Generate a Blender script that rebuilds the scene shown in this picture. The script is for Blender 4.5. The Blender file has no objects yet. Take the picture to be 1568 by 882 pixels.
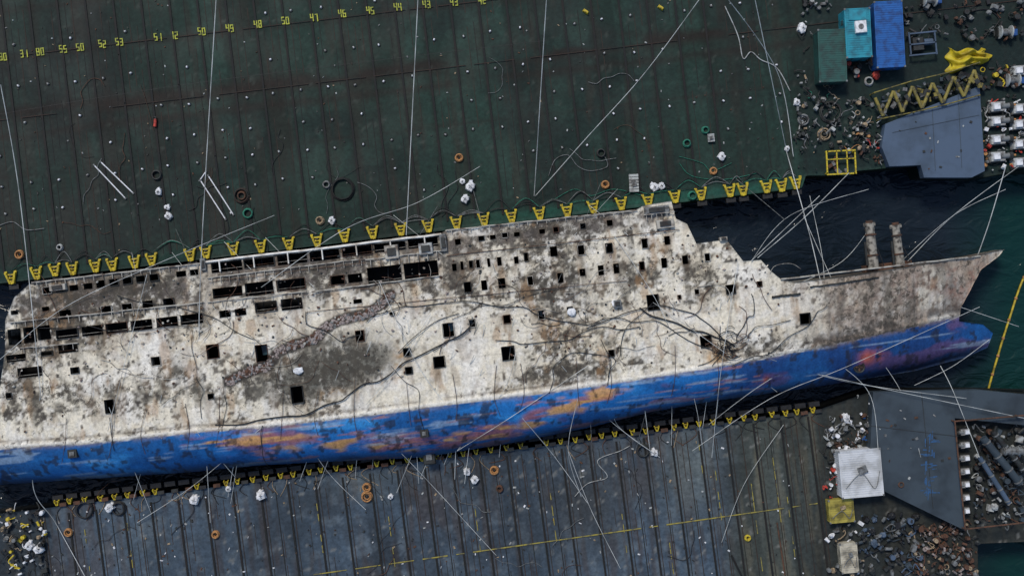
import bpy, math, random
import numpy as np
from mathutils import Vector, Matrix
random.seed(7)
H=160.0
ZD=5.0
scene=bpy.context.scene
def P(px,py,z=0.0):
    k=(H-z)/H/10.0
    return Vector(((px-784)*k,(441-py)*k,z))
# ---------------------------------------------------------------- noise
_rs=np.random.RandomState(11)
_T=_rs.rand(8,256,256)
def vnoise(x,y,s,seed=0):
    x=np.asarray(x)/s+seed*17.3+1000; y=np.asarray(y)/s+seed*9.1+1000
    xi=np.floor(x).astype(int); yi=np.floor(y).astype(int)
    fx=x-xi; fy=y-yi; fx=fx*fx*(3-2*fx); fy=fy*fy*(3-2*fy)
    T=_T[seed%8]
    a=T[xi%256,yi%256]; b=T[(xi+1)%256,yi%256]; c=T[xi%256,(yi+1)%256]; d=T[(xi+1)%256,(yi+1)%256]
    return (a*(1-fx)+b*fx)*(1-fy)+(c*(1-fx)+d*fx)*fy
def fbm(x,y,s,o=4,seed=0,g=0.55):
    r=0;a=1;t=0
    for i in range(o):
        r=r+a*vnoise(x,y,s/(2**i),seed+i); t+=a; a*=g
    return r/t
def sst(a,b,x):
    t=np.clip((x-a)/(b-a),0,1); return t*t*(3-2*t)
def mixc(c,col,m):
    m=np.clip(m,0,1)[...,None]
    return c*(1-m)+np.array(col)*m
# ---------------------------------------------------------------- materials
MATS={}
def mat(name,col,rough=0.7,var=0.35,scale=1.2,metal=0.0,dirt=None,bump=0.2):
    if name in MATS: return MATS[name]
    m=bpy.data.materials.new(name); m.use_nodes=True
    nt=m.node_tree; bs=nt.nodes['Principled BSDF']
    tc=nt.nodes.new('ShaderNodeTexCoord')
    n=nt.nodes.new('ShaderNodeTexNoise'); n.inputs['Scale'].default_value=scale; n.inputs['Detail'].default_value=6
    nt.links.new(tc.outputs['Object'],n.inputs['Vector'])
    r=nt.nodes.new('ShaderNodeValToRGB')
    d=dirt or tuple(c*(1-var)*0.55 for c in col)
    r.color_ramp.elements[0].position=0.36; r.color_ramp.elements[0].color=(*d,1)
    r.color_ramp.elements[1].position=0.56; r.color_ramp.elements[1].color=(*col,1)
    nt.links.new(n.outputs['Fac'],r.inputs['Fac']); nt.links.new(r.outputs['Color'],bs.inputs['Base Color'])
    bs.inputs['Roughness'].default_value=rough; bs.inputs['Metallic'].default_value=metal
    bp=nt.nodes.new('ShaderNodeBump'); bp.inputs['Strength'].default_value=bump; bp.inputs['Distance'].default_value=0.05
    nt.links.new(n.outputs['Fac'],bp.inputs['Height']); nt.links.new(bp.outputs['Normal'],bs.inputs['Normal'])
    MATS[name]=m; return m
def vcol_mat(name,rough=0.7,fs=2.2,lo=0.6,hi=1.25,bump=0.4,spec=0.4,rvar=0.0,speck=False):
    m=bpy.data.materials.new(name); m.use_nodes=True
    nt=m.node_tree; bs=nt.nodes['Principled BSDF']
    at=nt.nodes.new('ShaderNodeAttribute'); at.attribute_name='col'
    tc=nt.nodes.new('ShaderNodeTexCoord')
    n=nt.nodes.new('ShaderNodeTexNoise'); n.inputs['Scale'].default_value=fs; n.inputs['Detail'].default_value=8; n.inputs['Roughness'].default_value=0.65
    nt.links.new(tc.outputs['Object'],n.inputs['Vector'])
    mr=nt.nodes.new('ShaderNodeMapRange'); mr.inputs[1].default_value=0.32; mr.inputs[2].default_value=0.68; mr.inputs[3].default_value=lo; mr.inputs[4].default_value=hi
    nt.links.new(n.outputs['Fac'],mr.inputs[0])
    mx=nt.nodes.new('ShaderNodeVectorMath'); mx.operation='SCALE'
    nt.links.new(at.outputs['Color'],mx.inputs[0]); nt.links.new(mr.outputs[0],mx.inputs['Scale'])
    out=mx.outputs[0]
    if speck:
        n3=nt.nodes.new('ShaderNodeTexNoise'); n3.inputs['Scale'].default_value=1.1; n3.inputs['Detail'].default_value=10; n3.inputs['Roughness'].default_value=0.8
        nt.links.new(tc.outputs['Object'],n3.inputs['Vector'])
        ma=nt.nodes.new('ShaderNodeMath'); ma.operation='MULTIPLY_ADD'; ma.inputs[1].default_value=0.26
        nt.links.new(at.outputs['Alpha'],ma.inputs[0]); nt.links.new(n3.outputs['Fac'],ma.inputs[2])
        m3=nt.nodes.new('ShaderNodeMapRange'); m3.interpolation_type='SMOOTHSTEP'; m3.inputs[1].default_value=0.645; m3.inputs[2].default_value=0.70; m3.inputs[3].default_value=0; m3.inputs[4].default_value=.8
        nt.links.new(ma.outputs[0],m3.inputs[0])
        mc=nt.nodes.new('ShaderNodeMixRGB'); mc.inputs['Color2'].default_value=(0.055,0.048,0.038,1)
        nt.links.new(m3.outputs[0],mc.inputs['Fac']); nt.links.new(out,mc.inputs['Color1']); out=mc.outputs[0]
    nt.links.new(out,bs.inputs['Base Color'])
    bs.inputs['Specular IOR Level'].default_value=spec
    if rvar>0:
        n2=nt.nodes.new('ShaderNodeTexNoise'); n2.inputs['Scale'].default_value=0.15; n2.inputs['Detail'].default_value=5
        nt.links.new(tc.outputs['Object'],n2.inputs['Vector'])
        m2=nt.nodes.new('ShaderNodeMapRange'); m2.inputs[1].default_value=0.4; m2.inputs[2].default_value=0.6; m2.inputs[3].default_value=rough-rvar; m2.inputs[4].default_value=rough
        nt.links.new(n2.outputs['Fac'],m2.inputs[0]); nt.links.new(m2.outputs[0],bs.inputs['Roughness'])
    else: bs.inputs['Roughness'].default_value=rough
    bp=nt.nodes.new('ShaderNodeBump'); bp.inputs['Strength'].default_value=bump; bp.inputs['Distance'].default_value=0.08
    nt.links.new(n.outputs['Fac'],bp.inputs['Height']); nt.links.new(bp.outputs['Normal'],bs.inputs['Normal'])
    return m
M_YEL=mat('yellow_paint',(0.58,0.46,0.02),0.6,dirt=(0.26,0.18,0.02),scale=3)
M_LIN=mat('worn_line_paint',(0.30,0.25,0.04),0.7,dirt=(0.09,0.085,0.05),scale=.9)
M_NUM=mat('faded_yellow_paint',(0.42,0.44,0.04),0.7,dirt=(0.14,0.17,0.03),scale=2)
M_ORG=mat('orange_rope',(0.46,0.23,0.08),0.8,dirt=(0.22,0.10,0.04),scale=4)
M_TAN=mat('tan_rope',(0.36,0.27,0.17),0.9,scale=4)
M_WHT=mat('white_fabric',(0.76,0.77,0.79),0.8,dirt=(0.5,0.51,0.52),scale=2)
M_GRY=mat('grey_steel',(0.17,0.18,0.18),0.5,dirt=(0.06,0.055,0.05),scale=2)
M_LGR=mat('light_grey_paint',(0.40,0.42,0.41),0.6,dirt=(0.18,0.17,0.16),scale=1.5)
M_BLK=mat('black_rubber',(0.012,0.012,0.013),0.6,scale=3)
M_DRK=mat('dark_steel',(0.022,0.026,0.025),0.6,dirt=(0.014,0.010,0.008),scale=1.5)
M_RST=mat('rusty_steel',(0.10,0.045,0.025),0.85,dirt=(0.035,0.022,0.015),scale=1.5)
M_RED=mat('red_paint',(0.5,0.05,0.03),0.6,scale=3)
M_TEA=mat('teal_rope',(0.02,0.17,0.11),0.8,scale=3)
M_BLU=mat('blue_paint',(0.015,0.11,0.36),0.5,dirt=(0.015,0.06,0.20),scale=1.2)
M_CYA=mat('cyan_paint',(0.02,0.26,0.34),0.5,dirt=(0.02,0.15,0.20),scale=0.9)
M_GRN=mat('green_paint',(0.02,0.085,0.072),0.6,dirt=(0.02,0.045,0.04),scale=0.9)
M_SLT=mat('slate_paint',(0.065,0.10,0.155),0.6,dirt=(0.045,0.07,0.105),scale=0.35)
M_SLD=mat('dark_slate_paint',(0.038,0.055,0.070),0.6,dirt=(0.021,0.031,0.040),scale=0.3)
M_RIB=mat('deck_seam_paint',(0.003,0.0045,0.0045),0.8,dirt=(0.009,0.006,0.0045),scale=0.5)
M_BRN=mat('rust_seam',(0.035,0.019,0.013),0.85,dirt=(0.010,0.014,0.012),scale=0.35)
M_WIRE=mat('wire_strand',(0.62,0.64,0.62),0.5,dirt=(.3,.31,.3),scale=0.4)
M_RAIL=mat('weathered_rail_paint',(0.42,0.40,0.35),0.7,dirt=(0.12,0.09,0.07),scale=1.0)
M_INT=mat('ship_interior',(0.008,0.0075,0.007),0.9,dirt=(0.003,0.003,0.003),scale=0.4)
M_GLS=mat('window_glass',(0.05,0.12,0.14),0.15,scale=0.5,bump=0.0)
M_BARN=mat('barnacle_crust',(0.34,0.29,0.27),0.95,dirt=(0.10,0.07,0.06),scale=4,bump=1.0)
# ---------------------------------------------------------------- mesh builder
class MB:
    def __init__(s): s.v=[];s.f=[];s.m=[];s.mats=[]
    def mi(s,m):
        if m not in s.mats: s.mats.append(m)
        return s.mats.index(m)
    def add(s,vs,fs,m):
        o=len(s.v); k=s.mi(m)
        s.v+= [tuple(v) for v in vs]
        for f in fs: s.f.append(tuple(i+o for i in f)); s.m.append(k)
    def box(s,c,sz,m,rz=0.0,rx=0.0,ry=0.0,taper=1.0):
        R=Matrix.Rotation(rz,3,'Z')@Matrix.Rotation(ry,3,'Y')@Matrix.Rotation(rx,3,'X')
        x,y,z=[a/2 for a in sz]; c=Vector(c); t=taper
        vs=[c+R@Vector(p) for p in [(-x,-y,-z),(x,-y,-z),(x,y,-z),(-x,y,-z),(-x*t,-y*t,z),(x*t,-y*t,z),(x*t,y*t,z),(-x*t,y*t,z)]]
        s.add(vs,[(3,2,1,0),(4,5,6,7),(0,1,5,4),(1,2,6,5),(2,3,7,6),(3,0,4,7)],m)
    def cyl(s,a,b,r,m,n=12,r2=None):
        a=Vector(a);b=Vector(b);d=(b-a)
        if d.length<1e-6: return
        q=d.to_track_quat('Z','Y'); r2=r if r2 is None else r2
        vs=[];fs=[]
        for i in range(n):
            t=2*math.pi*i/n; p=Vector((math.cos(t),math.sin(t),0))
            vs.append(a+q@(p*r)); vs.append(b+q@(p*r2))
        for i in range(n):
            j=(i+1)%n; fs.append((2*i,2*j,2*j+1,2*i+1))
        fs.append(tuple(range(0,2*n,2))[::-1]); fs.append(tuple(range(1,2*n,2)))
        s.add(vs,fs,m)
    def tor(s,c,R,r,m,n=20,k=8,jit=0.0,rnd=random):
        vs=[];fs=[]
        for i in range(n):
            t=2*math.pi*i/n; RR=R*(1+rnd.uniform(-jit,jit))
            for j in range(k):
                u=2*math.pi*j/k
                vs.append((c[0]+(RR+r*math.cos(u))*math.cos(t),c[1]+(RR+r*math.cos(u))*math.sin(t),c[2]+r*math.sin(u)))
        for i in range(n):
            for j in range(k):
                a=i*k+j;b=i*k+(j+1)%k;c2=((i+1)%n)*k+(j+1)%k;d=((i+1)%n)*k+j
                fs.append((a,d,c2,b))
        s.add(vs,fs,m)
    def blob(s,c,r,m,seed=0,n=10,k=7,flat=0.7,jit=0.25):
        rr=random.Random(seed); vs=[(c[0],c[1],c[2]+r*flat)];fs=[]
        e=rr.uniform(0.8,1.25); a0=rr.uniform(0,3)
        for j in range(1,k):
            ph=math.pi*j/k
            for i in range(n):
                t=2*math.pi*i/n; q=r*(1+rr.uniform(-jit,jit))
                x=q*math.sin(ph)*math.cos(t)*e; y=q*math.sin(ph)*math.sin(t)/e
                vs.append((c[0]+x*math.cos(a0)-y*math.sin(a0),c[1]+x*math.sin(a0)+y*math.cos(a0),c[2]+q*math.cos(ph)*flat))
        vs.append((c[0],c[1],c[2]-r*flat)); L=len(vs)-1
        for i in range(n): fs.append((0,1+i,1+(i+1)%n)); fs.append((L,1+(k-2)*n+(i+1)%n,1+(k-2)*n+i))
        for j in range(k-2):
            for i in range(n):
                a=1+j*n+i;b=1+j*n+(i+1)%n; fs.append((a,a+n,b+n,b))
        s.add(vs,fs,m)
    def tube(s,pts,r,m,n=6):
        pts=[Vector(p) for p in pts]; vs=[];fs=[]
        for i,p in enumerate(pts):
            d=(pts[min(i+1,len(pts)-1)]-pts[max(i-1,0)])
            if d.length<1e-6: d=Vector((1,0,0))
            d.normalize(); up=Vector((0,0,1))
            if abs(d.z)>0.95: up=Vector((0,1,0))
            x=d.cross(up).normalized(); y=x.cross(d)
            for j in range(n):
                t=2*math.pi*j/n; vs.append(p+x*(r*math.cos(t))+y*(r*math.sin(t)))
        for i in range(len(pts)-1):
            for j in range(n):
                a=i*n+j;b=i*n+(j+1)%n; fs.append((a,b,b+n,a+n))
        s.add(vs,fs,m)
    def build(s,name,parent=None,smooth=False,origin=True):
        vs=np.array(s.v,dtype=float)
        o=(vs.min(0)+vs.max(0))/2 if origin else np.zeros(3)
        if origin: o[2]=vs[:,2].min()
        me=bpy.data.meshes.new(name); me.from_pydata((vs-o).tolist(),[],s.f)
        for m in s.mats: me.materials.append(m)
        me.polygons.foreach_set('material_index',s.m)
        if smooth: me.polygons.foreach_set('use_smooth',[True]*len(s.f))
        ob=bpy.data.objects.new(name,me); ob.location=o
        scene.collection.objects.link(ob)
        if parent: ob.parent=parent
        return ob
def empty(name):
    e=bpy.data.objects.new(name,None); scene.collection.objects.link(e); return e
def spline(pts,sub=6):
    pts=[Vector(p) for p in pts]; out=[]
    for i in range(len(pts)-1):
        p0=pts[max(i-1,0)];p1=pts[i];p2=pts[i+1];p3=pts[min(i+2,len(pts)-1)]
        for k in range(sub):
            t=k/sub
            out.append(0.5*((2*p1)+(p2-p0)*t+(2*p0-5*p1+4*p2-p3)*t*t+(3*p1-p0-3*p2+p3)*t**3))
    out.append(pts[-1]); return out
# ---------------------------------------------------------------- grid plates
def pip(x,y,poly):
    ins=np.zeros(x.shape,bool); n=len(poly)
    for i in range(n):
        x1,y1=poly[i]; x2,y2=poly[(i+1)%n]
        if y1==y2: continue
        c=((y1>y)!=(y2>y))&(x<(x2-x1)*(y-y1)/(y2-y1)+x1)
        ins^=c
    return ins
def grid_plate(name,poly,cell,theta,zfun,holes,colfun,bottom,hdepth,material,parent):
    poly=np.array(poly); u0,v0=poly.min(0)-cell; u1,v1=poly.max(0)+cell
    us=np.arange(u0,u1+cell,cell); vs=np.arange(v0,v1+cell,cell)
    cu,cv=np.meshgrid((us[:-1]+us[1:])/2,(vs[:-1]+vs[1:])/2,indexing='ij')
    inside=pip(cu,cv,poly.tolist()); hole=np.zeros_like(inside)
    for (a,b,c,d) in holes:
        hole|=(cu>a)&(cu<c)&(cv>b)&(cv<d)
    hole&=inside; m=inside&~hole
    NI,NJ=len(us),len(vs)
    def vid(i,j): return i*NJ+j
    I,J=np.nonzero(m)
    quads=np.stack([vid(I,J),vid(I+1,J),vid(I+1,J+1),vid(I,J+1)],1)
    mp=np.pad(m,1); hp=np.pad(hole,1)
    ed=[[],[]]
    for (di,dj,a,b) in [(-1,0,(0,1),(0,0)),(1,0,(1,0),(1,1)),(0,-1,(0,0),(1,0)),(0,1,(1,1),(0,1))]:
        nb=mp[I+1+di,J+1+dj]; hb=hp[I+1+di,J+1+dj]
        for k,sel in enumerate([(~nb)&hb,(~nb)&(~hb)]):
            ii,jj=I[sel],J[sel]
            ed[k].append(np.stack([vid(ii+a[0],jj+a[1]),vid(ii+b[0],jj+b[1])],1))
    eh=np.concatenate(ed[0]); eo=np.concatenate(ed[1])
    U,V=np.meshgrid(us,vs,indexing='ij'); U=U.ravel().copy();V=V.ravel().copy()
    bi=np.unique(eo)
    if len(bi):
        bu,bv=U[bi],V[bi]; best=np.full(len(bi),1e9); nu=bu.copy(); nv=bv.copy()
        for i in range(len(poly)):
            a=poly[i]; b=poly[(i+1)%len(poly)]; d=b-a; L=(d**2).sum()
            if L<1e-9: continue
            t=np.clip(((bu-a[0])*d[0]+(bv-a[1])*d[1])/L,0,1); qu=a[0]+t*d[0]; qv=a[1]+t*d[1]
            ds=(qu-bu)**2+(qv-bv)**2; s=ds<best; best[s]=ds[s]; nu[s]=qu[s]; nv[s]=qv[s]
        ok=best<(cell*1.1)**2; U[bi[ok]]=nu[ok]; V[bi[ok]]=nv[ok]
    used=np.unique(quads); remap=-np.ones(NI*NJ,int); remap[used]=np.arange(len(used))
    Uu,Vu=U[used],V[used]; Z=zfun(Uu,Vu)
    c,s=math.cos(theta),math.sin(theta)
    X=Uu*c-Vu*s; Y=Uu*s+Vu*c
    verts=np.stack([X,Y,Z],1); col=colfun(Uu,Vu,X,Y,Z)
    if col.shape[1]==3: col=np.concatenate([col,np.ones((len(col),1))],1)
    faces=remap[quads]
    av=[verts];ac=[col];af=[faces]; n=len(verts)
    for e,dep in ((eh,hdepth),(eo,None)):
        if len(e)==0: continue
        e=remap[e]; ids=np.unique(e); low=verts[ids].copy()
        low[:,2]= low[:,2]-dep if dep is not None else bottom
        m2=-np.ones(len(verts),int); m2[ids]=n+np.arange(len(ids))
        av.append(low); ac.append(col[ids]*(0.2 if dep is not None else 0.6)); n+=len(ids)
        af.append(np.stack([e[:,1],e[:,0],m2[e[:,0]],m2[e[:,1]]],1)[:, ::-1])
    verts=np.concatenate(av);col=np.concatenate(ac);faces=np.concatenate(af)
    me=bpy.data.meshes.new(name)
    me.vertices.add(len(verts)); me.vertices.foreach_set('co',verts.ravel())
    me.loops.add(len(faces)*4); me.loops.foreach_set('vertex_index',faces.ravel().astype(np.int32))
    me.polygons.add(len(faces)); me.polygons.foreach_set('loop_start',np.arange(0,len(faces)*4,4,dtype=np.int32))
    me.polygons.foreach_set('loop_total',np.full(len(faces),4,dtype=np.int32))
    me.update(calc_edges=True)
    at=me.color_attributes.new('col','FLOAT_COLOR','POINT')
    at.data.foreach_set('color',col.ravel())
    me.materials.append(material); me.validate()
    ob=bpy.data.objects.new(name,me); scene.collection.objects.link(ob); ob.parent=parent
    return ob
def to_frame(p,th):
    c,s=math.cos(th),math.sin(th); return (p[0]*c+p[1]*s,-p[0]*s+p[1]*c)
def from_frame(u,v,th,z):
    c,s=math.cos(th),math.sin(th); return Vector((u*c-v*s,u*s+v*c,z))
# ================================================================= FERRY
TH=math.radians(6.6); ZC=2.0; BH=10.5; ZT=ZC+BH
def tab(pts,z):
    a=np.array([to_frame(P(x,y,z),TH) for x,y in pts]); return a[:,0],a[:,1]
CB=[(-60,692),(0,687),(130,680),(300,662),(400,655),(550,638),(700,618),(850,600),(1000,578),(1100,562),(1250,535),(1400,506),(1468,492),(1560,478)]
KB=[(-60,748),(0,742),(300,722),(400,712),(520,706),(650,700),(800,675),(900,655),(1000,630),(1100,613),(1250,592),(1400,568),(1480,548),(1560,535)]
uB,vB=tab(CB,ZT); uK,vK=tab(KB,6.0)
U1=to_frame(P(1080,500,ZT),TH)[0]; U2=to_frame(P(1550,400,2),TH)[0]
def zship(u,v):
    u=np.asarray(u,float); v=np.asarray(v,float)
    b=np.interp(u,uB,vB); k=np.interp(u,uK,vK)
    s=np.clip((b-v)/np.maximum(b-k,0.5),0,1); g=np.sqrt(1-0.85*s*s)
    h=np.clip((v-b)/12,0,1); t=np.clip((u-U1)/(U2-U1),0,1); p=1.7+1.8*h
    return ZC+BH*(1-0.95*t**p)*g
def S(px,py):
    z=ZT
    for _ in range(6):
        u,v=to_frame(P(px,py,z),TH); z=float(zship(u,v))
    return u,v
def SW(px,py,dz=0.0):
    u,v=S(px,py); return from_frame(u,v,TH,float(zship(u,v))+dz)
OUT=[(-45,745),(-45,600),(0,590),(8,535),(8,490),(22,455),(45,435),(310,402),(675,358),(683,352),(800,341),(975,321),(985,315),(1028,308),(1035,335),(1052,343),(1066,373),(1112,367),(1138,400),(1165,398),(1180,415),(1195,427),(1220,433),(1300,423),(1400,408),(1500,391),(1538,382),(1530,392),(1503,412),(1488,440),(1472,470),(1468,492),(1505,497),(1520,510),(1512,532),(1480,547),(1400,568),(1250,592),(1100,613),(1000,630),(900,655),(800,675),(650,700),(520,706),(400,712),(300,722),(0,742)]
poly=[S(x,y) for x,y in OUT]
holes=[];HP=[]
PM=10*H/(H-ZT)
def hole(x,y,w,h):
    w*=1.08;h*=1.08
    u,v=S(x,y); a=w/PM/2; b=h/PM/2
    holes.append((u-a,v-b,u+a,v+b)); HP.append((u,v,a,b))
def strip(x0,y0,x1,y1,h,sp,gap,prob=1.0):
    a=S(x0,y0);b=S(x1,y1); L=b[0]-a[0]; n=max(1,int(round(L*PM/sp))); st=L/n
    for i in range(n):
        if random.random()>prob: continue
        u=a[0]+(i+.5)*st; v=a[1]+(b[1]-a[1])*(i+.5)/n; w=st-gap/PM; hh=h/PM*random.uniform(0.88,1.05)
        holes.append((u-w/2,v-hh/2,u+w/2,v+hh/2)); HP.append((u,v,w/2,hh/2))
for w in [(326,538,17,20),(401,541,17,24),(239,553,13,13),(115,567,12,9),(168,622,13,19),(323,607,8,8),(551,514,12,15),(455,604,17,24),(687,505,16,20),(723,495,9,11),(778,541,18,19),(673,554,16,16),(623,539,10,11),(626,567,10,10),(776,489,10,12),(829,482,9,13),(873,475,8,10),(936,541,8,10),(1000,463,17,22),(1081,523,16,17),(1233,488,15,15),(1119,443,13,13),(1067,447,7,8),(1163,435,7,8),(14,606,8,8),(600,480,6,5),(1040,455,5,6),
          (848,385,10,14),(890,383,10,14),(933,380,9,13),(987,373,9,14),(1022,368,9,13),
          (716,440,10,15),(741,437,8,15),(768,434,10,13),(812,430,8,13),(858,425,8,13),(893,417,8,11),(919,414,8,13),(944,411,9,14),(983,407,7,12),(1017,403,9,13),(1049,398,9,13),(1083,394,8,11),
          (695,409,6,11),(707,407,5,11),(721,405,5,10),(732,404,6,12),(748,402,5,11),(765,400,7,13),(790,398,5,10),(806,394,6,12),
          (45,570,34,14),(25,548,28,12),(103,534,28,12),(72,541,16,6)]: hole(*w)
strip(322,411,672,369,15,52,4)
strip(324,450,470,433,18,48,5)
strip(478,434,556,424,14,26,5,.9)
strip(562,424,672,409,26,55,3)
strip(334,482,380,476,11,22,6)
strip(388,472,466,463,17,38,6)
strip(84,513,312,486,15,36,5)
strip(62,446,308,416,10,21,7,.85)
strip(84,484,306,456,12,34,16,.75)
strip(12,517,78,508,24,22,3)
strip(15,480,78,472,7,15,6,.7)
strip(692,371,800,357,8,18,9,.7)
strip(820,356,965,337,8,22,13,.6)
strip(480,470,560,459,7,26,14,.5)
HPa=np.array(HP)
def blobf(PX,PY,lst):
    r=np.zeros_like(PX)
    for (x,y,rx,ry,a) in lst:
        dx=PX-x; dy=(PY-y)+dx*0.115
        r+=a*np.exp(-((dx/rx)**2+(dy/ry)**2))
    return r
SEAM=[(598,452),(585,465),(560,482),(520,490),(495,505),(480,520),(450,528),(425,540),(410,560),(385,568),(350,584)]
def seg_dist(PX,PY,pts):
    d=np.full(PX.shape,1e9)
    for (x1,y1),(x2,y2) in zip(pts[:-1],pts[1:]):
        L=(x2-x1)**2+(y2-y1)**2; t=np.clip(((PX-x1)*(x2-x1)+(PY-y1)*(y2-y1))/L,0,1)
        d=np.minimum(d,np.hypot(PX-x1-t*(x2-x1),PY-y1-t*(y2-y1)))
    return d
def ship_col(u,v,X,Y,Z):
    k=10*H/(H-Z); PX=X*k+784; PY=441-Y*k
    b=np.interp(u,uB,vB)
    D=0.37+blobf(PX,PY,[(170,560,70,35,-.25),(70,660,120,18,-.2),(330,525,55,25,-.28),(640,592,150,18,-.45),(720,535,75,40,-.32),(600,510,55,20,-.25),(950,530,150,25,-.10),(1190,478,60,26,-.35),(1080,500,60,40,-.32),(560,462,70,16,-.18),(1060,350,40,40,-.10),(820,490,110,25,-.1),(280,640,120,14,-.22),(820,603,260,7,-.35),
        (500,570,85,48,.42),(560,545,50,26,.25),(860,570,120,14,.24),(1360,450,110,40,.16),(900,430,170,40,.14),(190,440,150,35,.25),(480,425,190,40,.22),(830,352,160,14,.32),(290,600,70,30,.18),(1300,520,150,10,.25),(60,520,50,60,.2),(110,600,90,18,.22),(900,370,150,20,.12),(240,570,45,30,.18),(820,440,60,30,.15),(210,625,60,20,.12)])
    n1=fbm(u,v,7,5,1); n2=fbm(u,v,1.5,4,2,.7); n3=fbm(u*1.0,v*0.35,1.2,3,3); n4=fbm(u,v,18,4,4)
    n5=fbm(u,v,0.75,2,5,.8)
    c=np.ones(u.shape+(3,))*np.array((0.74,0.68,0.55))
    c=mixc(c,(0.58,0.48,0.33),sst(.48,.72,n1)*.7)
    c=mixc(c,(0.82,0.79,0.72),sst(.5,.7,fbm(u,v,4,4,6))*.8)
    dd=D+(n1-.5)*0.7+(n4-.5)*.45
    c=mixc(c,(0.30,0.27,0.21),sst(.40,.60,dd+(n2-.5)*1.1)*.85)
    c=mixc(c,(0.10,0.09,0.074),sst(.53,.69,dd*.75+(n2-.5)*1.3+.08)*.85)
    c=mixc(c,(0.055,0.047,0.04),sst(.60,.68,n5*.75+dd*.35)*.85)
    c=mixc(c,(0.76,0.72,0.63),sst(.64,.76,fbm(u,v,.9,3,7,.7)+.10-(dd-.4)*.12)*.85)
    c=mixc(c,(0.34,0.19,0.08),sst(.67,.76,fbm(u*1.4,v*.5,2.5,4,3))*.5)
    c=mixc(c,(0.24,0.17,0.11),sst(.62,.72,n3+.03)*.35)
    bw=sst(1170,1330,PX)
    c=mixc(c,(0.36,0.28,0.22),bw*(.25+.5*sst(.42,.62,n1)))
    c=mixc(c,(0.09,0.075,0.062),bw*sst(.52,.64,fbm(u*1.2,v*.3,2.2,4,6))*.5)
    lowb=np.exp(-((v-b-1.0)/0.8)**2)*bw
    c=mixc(c,(0.05,0.04,0.035),lowb*sst(.4,.55,n2)*.9)
    c=mixc(c,(0.72,0.68,0.60),blobf(PX,PY,[(1442,487,26,7,.9),(1290,505,40,8,.4),(1225,465,50,18,.4)])*sst(.4,.55,n2))
    c=mixc(c,(0.38,0.18,0.13),blobf(PX,PY,[(1480,430,40,25,.6),(1400,440,40,20,.2)])*sst(.4,.6,n2))
    c=mixc(c,(0.15,0.13,0.115),sst(0,.3,blobf(PX,PY,[(180,440,170,28,.5),(480,412,200,34,.5),(840,350,170,12,.6)]))*(.1+.75*sst(.38,.62,n2)))
    c=mixc(c,(0.16,0.155,0.13),blobf(PX,PY,[(500,568,82,38,1.0),(570,545,60,24,.7),(450,590,50,18,.7),(540,515,40,14,.4)])*.85*sst(.22,.45,n2+.03))
    st=np.zeros_like(u)
    for (hu,hv,a,bb) in HP:
        sel=(np.abs(u-hu)<a+1.2)&(v<hv+bb+1)&(v>hv-bb-4)
        du=np.maximum(np.abs(u[sel]-hu)-a,0); dv=np.maximum(hv-bb-v[sel],0); dt=np.maximum(v[sel]-hv-bb,0)
        st[sel]=np.maximum(st[sel],np.exp(-du/.22-dv/1.0-dt/.18))
    c=mixc(c,(0.15,0.10,0.06),st*.55*sst(.3,.6,n3))
    fr=np.abs(((v+100)/2.6)%1-.5); c=mixc(c,(0.16,0.13,0.10),sst(.46,.5,fr)*.40*(PX>680))
    fu=np.abs(((u+200)/6.1)%1-.5); c=mixc(c,(0.20,0.15,0.10),sst(.485,.5,fu)*.3)
    c=mixc(c,(0.11,0.10,0.08),sst(.62,.70,fbm(u*1.6,v*.22,2.0,4,1))*.5*sst(.2,.5,dd))
    sd=seg_dist(PX,PY,SEAM)
    c=mixc(c,(0.04,0.035,0.03),sst(11,7,sd+n2*6-3)*.95)
    c=mixc(c,(0.42,0.22,0.06),blobf(PX,PY,[(612,560,9,26,1.),(1100,545,20,16,.7),(860,600,30,6,.5),(320,660,60,5,.8),(980,480,20,14,.3),(1110,360,18,6,.5),(510,600,16,5,.5)])*sst(.35,.55,n2))
    lb=np.exp(-((v-b-.35)/.22)**2)*(PX<1180); c=mixc(c,(0.80,0.77,0.70),lb*.85*sst(.25,.5,n2))
    ld=np.exp(-((v-b-1.0)/.16)**2)*(PX<1180); c=mixc(c,(0.10,0.07,0.05),ld*.6*sst(.3,.6,n1))
    # ---------------- blue underwater hull
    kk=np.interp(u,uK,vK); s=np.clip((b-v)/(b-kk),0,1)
    q=np.ones_like(c)*np.array((0.016,0.165,0.48))
    nb=fbm(u*.35,v,2.2,5,5)
    q=mixc(q,(0.04,0.27,0.62),sst(.5,.7,nb)*.75)
    q=mixc(q,(0.010,0.085,0.27),sst(.52,.38,fbm(u*.4,v,3.5,5,6))*.8)
    q=mixc(q,(0.012,0.050,0.18),sst(1020,1160,PX)*(.5+.4*sst(.4,.6,n1))*sst(1600,1400,PX))
    q=mixc(q,(0.012,0.045,0.14),sst(110,20,PX)*.6)
    path=[(290,682),(400,674),(520,674),(620,684),(720,670),(800,648),(860,628),(920,602),(960,590)]
    pd=seg_dist(PX,PY,path)
    ps=sst(17,1,pd+(fbm(u*.5,v,1.6,4,2)-.5)*30)
    q=mixc(q,(0.36,0.13,0.13),ps*sst(.42,.52,fbm(u*.2,v*1.3,1.0,4,1))*.85)
    q=mixc(q,(0.62,0.34,0.12),ps*sst(.50,.60,fbm(u*.2,v*1.3,.9,3,3))*.9)
    q=mixc(q,(0.16,0.07,0.14),sst(.58,.70,fbm(u*.5,v,3,4,7))*.55*(PX>380))
    q=mixc(q,(0.40,0.17,0.12),sst(.66,.72,fbm(u*.16,v*1.5,.9,3,6))*.6*(PX>380)*(PX<1180))
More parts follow.
